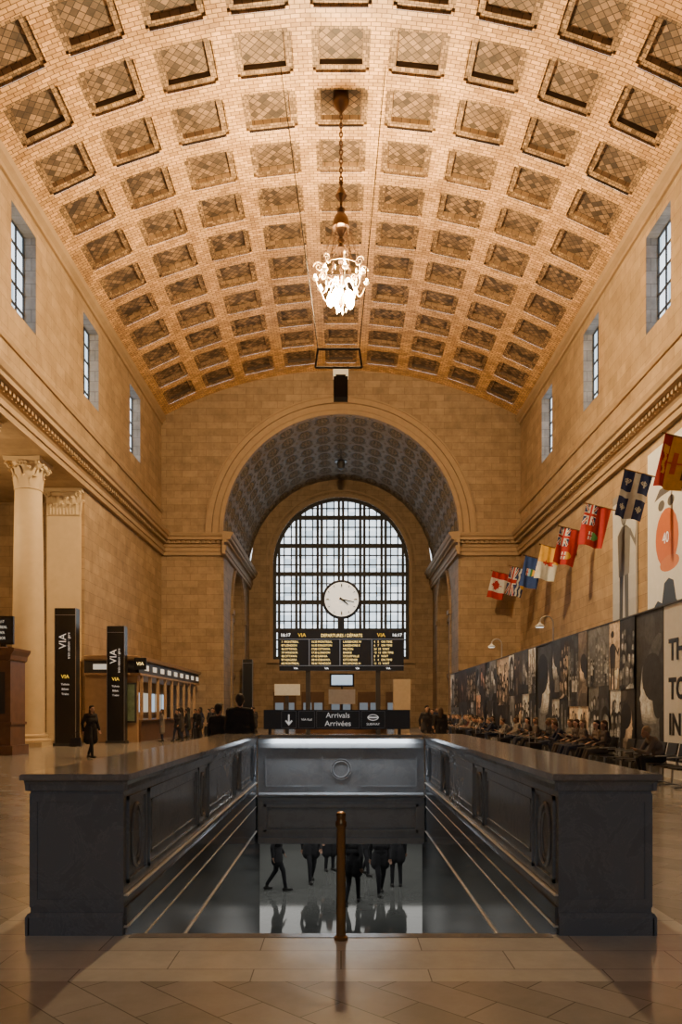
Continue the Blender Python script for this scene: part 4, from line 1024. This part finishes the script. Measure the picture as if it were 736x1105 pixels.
def figure(name,J,coat=None,longhair=False,bulk=1.0):
    P=[];c=lambda a,q,r1,r2,t:P.append(('c',V(a),V(q),r1,r2,t))
    pel=V(J['pel']);ch=V(J['chest']);nk=V(J['neck']);hd=V(J['head'])
    k=bulk
    ax=V((1,0,0))
    c(pel-ax*.07,pel+ax*.07,.125*k,.125*k,2);mid=pel.lerp(ch,.5);c(mid-ax*.06,mid+ax*.06,.115*k,.115*k,1);c(pel+V((0,0,.05)),ch,.12*k,.12*k,1)
    c(ch-ax*.09,ch+ax*.09,.12*k,.12*k,1);up=ch.lerp(nk,.55);c(up-ax*.10,up+ax*.10,.095*k,.095*k,1);c(nk-V((0,0,.04)),hd-V((0,0,.04)),.055,.05,0)
    f=V(J.get('face',(0,-1,0))).normalized()
    P.append(('e',tuple(hd),(.076,.094,.112),0));c(hd+f*.035-V((0,0,.06)),hd+f*.055-V((0,0,.085)),.05,.03,0)
    c(hd+f*.09+V((0,0,.005)),hd+f*.108-V((0,0,.022)),.012,.014,0)
    sd=f.cross(V((0,0,1)))
    for q in(-1,1):
        P.append(('e',tuple(hd+sd*q*.078+V((0,0,-.005))),(.014,.022,.03),0));c(hd+f*.085+sd*q*.03+V((0,0,.028)),hd+f*.08+sd*q*.045+V((0,0,.028)),.012,.012,0)
    c(hd+f*.093-V((0,0,.055))-sd*.018,hd+f*.093-V((0,0,.055))+sd*.018,.009,.009,0)
    for s,q in(('l',-1),('r',1)):
        sh_=V(J['sh'+s]);el=V(J['el'+s]);wr=V(J['wr'+s]);hp=V(J['hp'+s]);kn=V(J['kn'+s]);an=V(J['an'+s]);to=V(J['to'+s])
        c(nk-V((0,0,.03)),sh_,.06*k,.066*k,1);c(sh_,el,.06*k,.05*k,1);c(el,wr,.05*k,.038,1)
        d=(V(J['hd'+s])-wr).normalized();side=d.cross(V((0,0,1)) if abs(d.z)<.8 else V((0,1,0))).normalized();nrm=d.cross(side)
        c(wr,wr+d*.03,.03,.03,0);pm=wr+d*.085
        for w in(-.028,-.009,.009,.028): c(wr+d*.03+side*w*.6,pm+side*w,.017,.014,0)
        for i,(w,l) in enumerate(((-.032,.065),(-.011,.08),(.011,.075),(.032,.055))):
            a=pm+side*w;m_=a+d*l*.5+nrm*.006;c(a,m_,.0105,.01,0);c(m_,m_+d*l*.42+nrm*.022,.0098,.0085,0)
        a=wr+d*.03-side*.028;c(a,a+d*.035-side*.028,.0125,.011,0);c(a+d*.035-side*.028,a+d*.065-side*.03+nrm*.01,.011,.009,0)
        c(hp,kn,.088,.064,2);c(kn,an,.062,.045,2);c(an,an-V((0,0,.045)),.045,.04,3)
        t=(to-an);t.z=0;t.normalize();h0=V((an.x,an.y,to.z))-t*.05;c(h0,to,.038,.033,3);c(h0,h0+t*.02,.042,.042,3)
    if coat:
        cz=pel-V((0,0,coat))
        for q in(-.08,.08): c(pel+V((q,0,.05)),cz+V((q*1.2,0,0)),.13*k,.15*k,1)
    me=remesh(name,P,.0115)
    H=[];h=lambda *a:H.append(a)
    h('e',tuple(hd-f*.022+V((0,0,.028))),(.086,.098,.105),0);h('c',hd-f*.05,hd-f*.06-V((0,0,.07)),.06,.045,0)
    h('c',hd+f*.045+V((0,0,.095))-sd*.02,hd+f*.045+V((0,0,.09))+sd*.04,.03,.025,0)
    if longhair:
        h('c',hd-f*.05,hd-f*.07-V((0,0,.26)),.075,.055,0)
        for q in(-1,1): h('c',hd+sd*q*.06-f*.02,hd+sd*q*.075-f*.03-V((0,0,.22)),.04,.028,0)
    hm=remesh('hair',H,.014)
    eb=[]
    for q in(-1,1):
        e_=B();e_.sph(tuple(hd+f*.0895+sd*q*.03+V((0,0,.012))),.0095,8);eb.append(e_.mesh('eye',EYED,60))
    return me,hm,eb
ST=dict(pel=(0,0,.95),chest=(0,-.01,1.24),neck=(0,.01,1.47),head=(0,-.01,1.625),shl=(-.185,.01,1.41),shr=(.185,.01,1.41),ell=(-.23,.03,1.13),elr=(.23,.03,1.13),wrl=(-.235,-.05,.89),wrr=(.235,-.05,.89),hdl=(-.23,-.08,.75),hdr=(.23,-.08,.75),
  hpl=(-.09,0,.92),hpr=(.09,0,.92),knl=(-.10,-.02,.5),knr=(.10,-.02,.5),anl=(-.11,.02,.09),anr=(.11,.02,.09),tol=(-.13,-.15,.035),tor=(.13,-.15,.035))
WK=dict(ST);WK.update(knl=(-.09,-.16,.52),anl=(-.09,-.22,.095),tol=(-.09,-.38,.045),knr=(.09,.04,.49),anr=(.10,.27,.14),tor=(.10,.15,.04),ell=(-.24,.12,1.15),wrl=(-.22,.10,.90),hdl=(-.22,.08,.75),elr=(.24,-.02,1.14),wrr=(.22,-.16,.93),hdr=(.21,-.22,.80),chest=(0,-.03,1.24),neck=(0,-.03,1.47),head=(0,-.06,1.62))
SA=dict(pel=(0,.0,.575),chest=(0,.04,.86),neck=(0,.02,1.08),head=(0,-.02,1.235),face=(0,-1,-.1),shl=(-.185,.02,1.02),shr=(.185,.02,1.02),ell=(-.22,-.05,.78),elr=(.22,-.05,.78),wrl=(-.12,-.24,.70),wrr=(.12,-.24,.70),hdl=(-.05,-.36,.68),hdr=(.05,-.36,.68),
  hpl=(-.09,-.03,.55),hpr=(.09,-.03,.55),knl=(-.12,-.44,.54),knr=(.13,-.44,.54),anl=(-.12,-.44,.09),anr=(.14,-.38,.09),tol=(-.13,-.61,.035),tor=(.16,-.55,.035))
SB=dict(SA);SB.update(chest=(0,-.10,.84),neck=(0,-.22,1.03),head=(0,-.32,1.15),face=(0,-1,-.5),shl=(-.185,-.19,.98),shr=(.185,-.19,.98),ell=(-.2,-.36,.68),elr=(.2,-.36,.68),wrl=(-.06,-.52,.74),wrr=(.06,-.52,.74),hdl=(-.02,-.62,.80),hdr=(.02,-.62,.80),anl=(-.15,-.32,.09),tol=(-.17,-.49,.035))
SC=dict(SA);SC.update(head=(0,.0,1.235),face=(.5,-1,0),chest=(0,.06,.85),anl=(-.12,-.60,.09),tol=(-.13,-.77,.06),anr=(.13,-.62,.09),tor=(.15,-.78,.06),elr=(.23,-.03,.79),wrr=(.2,-.24,.73),hdr=(.18,-.35,.71),ell=(-.22,-.06,.77),wrl=(-.1,-.26,.85),hdl=(-.05,-.35,.92))
T={'stand':figure('person',ST,.22),'coat':figure('person',ST,.42,True),'walk':figure('person',WK,.18,False),'walkw':figure('person',WK,.35,True),'bulk':figure('person',ST,.3,False,1.2),'sit':figure('person',SA),'sitw':figure('person',SC,None,True),'lean':figure('person',SB)}
def person(t,loc,rz,label,top=0,tr=0,sk=0,hair=0,sc_=1.0,group=None):
    me,hm,em=T[t];o=O('person',me,None,loc,(0,0,rz),label=label,category='person');o.scale=(sc_,)*3
    if group:o['group']=group
    for i,m in enumerate([SK[sk],TOPS[top],TRS[tr],SHO]):
        if i<len(o.material_slots): o.material_slots[i].link='OBJECT';o.material_slots[i].material=m
    h=O('hair',hm,o);h.material_slots[0].link='OBJECT';h.material_slots[0].material=HAIRS[hair]
    for q in em: O('eye',q,o)
    return o
R=random.Random(3)
person('walkw',(-8.52,26.6,0),.9,'person in a dark coat walking and carrying a bag',0,0,0,0,1.03)
e=thing('handbag','dark leather shoulder bag held at the side','bag',(-8.97,26.4,.40))
b=B();b.add([(-.2,-.08,0),(.2,-.08,0),(.2,.08,0),(-.2,.08,0),(-.16,-.04,.3),(.16,-.04,.3),(.16,.04,.3),(-.16,.04,.3)],[(0,1,2,3),(4,5,6,7),(0,1,5,4),(1,2,6,5),(2,3,7,6),(3,0,4,7)]);O('pouch',b.mesh('pouch',CHAIRM),e)
b=B();b.path([(-.12,0,.29),(-.06,0,.44),(.08,0,.52),(.13,0,.44),(.12,0,.29)],.012,6);O('strap',b.mesh('strap',CHAIRM,60),e)
person('bulk',(-2.10,16.2,0),PI+.2,'person in a bulky black coat seen from behind',0,0,0,0,1.13)
person('stand',(-2.66,17.0,0),PI-.4,'person in a dark jacket standing with back turned',0,0,1,0,1.02)
for (x,y,t,r_,tp) in((-8.7,42,'stand',1.6,1),(-8.9,43.6,'coat',1.7,2),(-9.0,45.5,'stand',1.4,0),(-8.6,47.5,'walk',2.4,3),(-8.9,49.5,'coat',1.6,0),(-7.6,46,'walk',-.6,1),(-8.8,52,'stand',1.5,4),(-7.8,54,'coat',1.0,0),(-6.8,50,'walkw',0.3,1),
   (-9.3,40.6,'coat',1.2,6),(-8.2,44.2,'walk',.7,0),(-7.9,48.4,'stand',2.0,2),(-7.0,52.5,'coat',.4,4),(-6.4,47.6,'stand',2.6,0),(-5.9,53,'walk',.2,1),(-9.2,47.0,'coat',1.5,7),(-8.1,51,'walkw',2.2,0),
   (-7.5,41.2,'stand',1.1,0),(-6.9,43.4,'coat',.5,2),(-6.1,45.2,'walk',1.9,0),(-7.2,44.6,'walkw',.9,1),(-5.6,49.2,'stand',.1,0),(-8.4,40.2,'walk',.6,1)):
    person(t,(x,y,0),-r_,'person in dark winter clothes beside the ticket counters',tp,R.randint(0,1),R.randint(0,2),R.randint(0,1),R.uniform(.95,1.05),'travellers at the ticket counters')
for (x,y,t,r_,tp) in((3.6,33,'walk',.4,1),(4.2,36,'stand',-.6,0),(4.6,41,'coat',2.5,2),(-4.3,36,'walkw',-.5,0),(-4.9,44,'stand',1,1),(5.6,46,'walk',.2,3),(3.9,30.5,'coat',3.0,0)):
    person(t,(x,y,0),r_,'person in dark clothes crossing the hall floor',tp,R.randint(0,2),R.randint(0,2),R.randint(0,1),R.uniform(.95,1.05),'travellers crossing the hall')
for (x,y,t,r_) in((-.85,22.4,'walk',0.3),(.30,19.9,'walk',2.9),(-.35,24.0,'coat',.4),(1.05,20.9,'walk',.2),(1.55,21.9,'stand',3.1),(-1.75,21.4,'walk',1.6),(.75,23.4,'walk',.6)):
    person(t,(x,y,ZL),r_,'person in dark clothes walking through the lower concourse',0,0,1,0,1.06,'travellers in the lower concourse')
lab={'sit':'seated person in winter clothes with hands in the lap','sitw':'seated person with long hair, legs stretched out','lean':'seated person leaning forward over the knees'}
for i,y in enumerate(CH):
    if i%8==7: continue
    pr=.62
    if i in(2,13,17,20,22) or (i>7 and R.random()<pr):
        t=R.choice(['sit','sitw','lean']);
        if i==2:t='lean'
        tp=R.randint(0,7);tp= tp if tp<5 or R.random()<.4 else 1
        person(t,(CX+.0,y,.0),-PI/2+R.uniform(-.06,.06),lab[t],tp,R.randint(0,2),R.randint(0,2),R.randint(0,2),1.0,'people seated on the waiting chairs')
b=B();b.box(-.2,.2,-.12,.12,.05,.62);sb=b.mesh('case',CHAIRM)
b=B();b.path([(-.1,.1,.6),(-.1,.1,.95),(.1,.1,.95),(.1,.1,.6)],.012,6);sh2=b.mesh('handle',STEEL,60)
b=B();b.tube((-.015,0,.03),(.015,0,.03),.03,n=10);sw=b.mesh('wheel',BLACK)
for x,y in((5.95,24.1),(5.95,28.6),(5.95,33.7),(5.95,39.6),(-7.9,42.8),(-8.3,48.6)): kit([('case',sb),('handle',sh2)]+[('wheel',sw,(q,w,0)) for q in(-.15,.15) for w in(-.08,.08)],'suitcase','black wheeled suitcase with a raised handle','suitcase',(x,y,0),.3,'wheeled suitcases')

# ------------------------------------------------------------------ lights
def light(name,typ,loc,power,color,rot=(0,0,0),size=None,sy=None,radius=None,spread=None):
    l=bpy.data.lights.new(name,typ);l.energy=power;l.color=color
    if typ=='AREA':
        l.shape='RECTANGLE';l.size=size;l.size_y=sy
        if spread:l.spread=spread
    elif radius:l.shadow_soft_size=radius
    o=bpy.data.objects.new(name,l);COL.objects.link(o);o.location=loc;o.rotation_euler=rot;return o
W=(1,.66,.33);W2=(1,.56,.22)
light('chandelier_light','POINT',(0,31.5,18.75),26000,W,radius=.25)
light('rear_fill_light','POINT',(0,2,20.5),250,W,radius=.5)  # unseen warm fill added high overhead; no fixture hangs here
light('aisle_fill_light','POINT',(-17.2,32,10),700,W,radius=.3)  # added fill that brightens the column and aisle; no lamp modelled
for sx in(-1,1):
    light('cornice_light','AREA',(sx*11.95,38,14.7),700,W2,(0,PI+sx*-.62,0),.25,30,spread=1.7)
light('daylight_window','AREA',(0,73.4,14.0),1400,(.90,.96,1),(-PI/2,0,0),13.5,16.5)
light('rear_window_fill','AREA',(0,-17.5,13),650,(.62,.82,1),(PI/2,0,0),12,12)  # cool fill added for the parapet fronts, standing in for an unmodelled rear window
light('concourse_light','AREA',(0,24,-.95),260,(1,.98,.92),(0,0,0),7,10)
light('parapet_light','AREA',(0,14.50,1.12),26,(.94,.97,1),(0,0,0),2.6,.04)
wd=bpy.data.worlds.new('World');sc.world=wd;wd.use_nodes=True;bg=wd.node_tree.nodes['Background'];bg.inputs[0].default_value=(.90,.95,1,1);bg.inputs[1].default_value=3.0

cam=bpy.data.cameras.new('Camera');co=bpy.data.objects.new('Camera',cam);COL.objects.link(co)
co.location=(0,0,1.64);co.rotation_euler=(PI/2,0,0);cam.sensor_width=36;cam.lens=843/1105*36;cam.shift_y=213.5/1105;cam.clip_end=400;cam.clip_start=.05
sc.camera=co
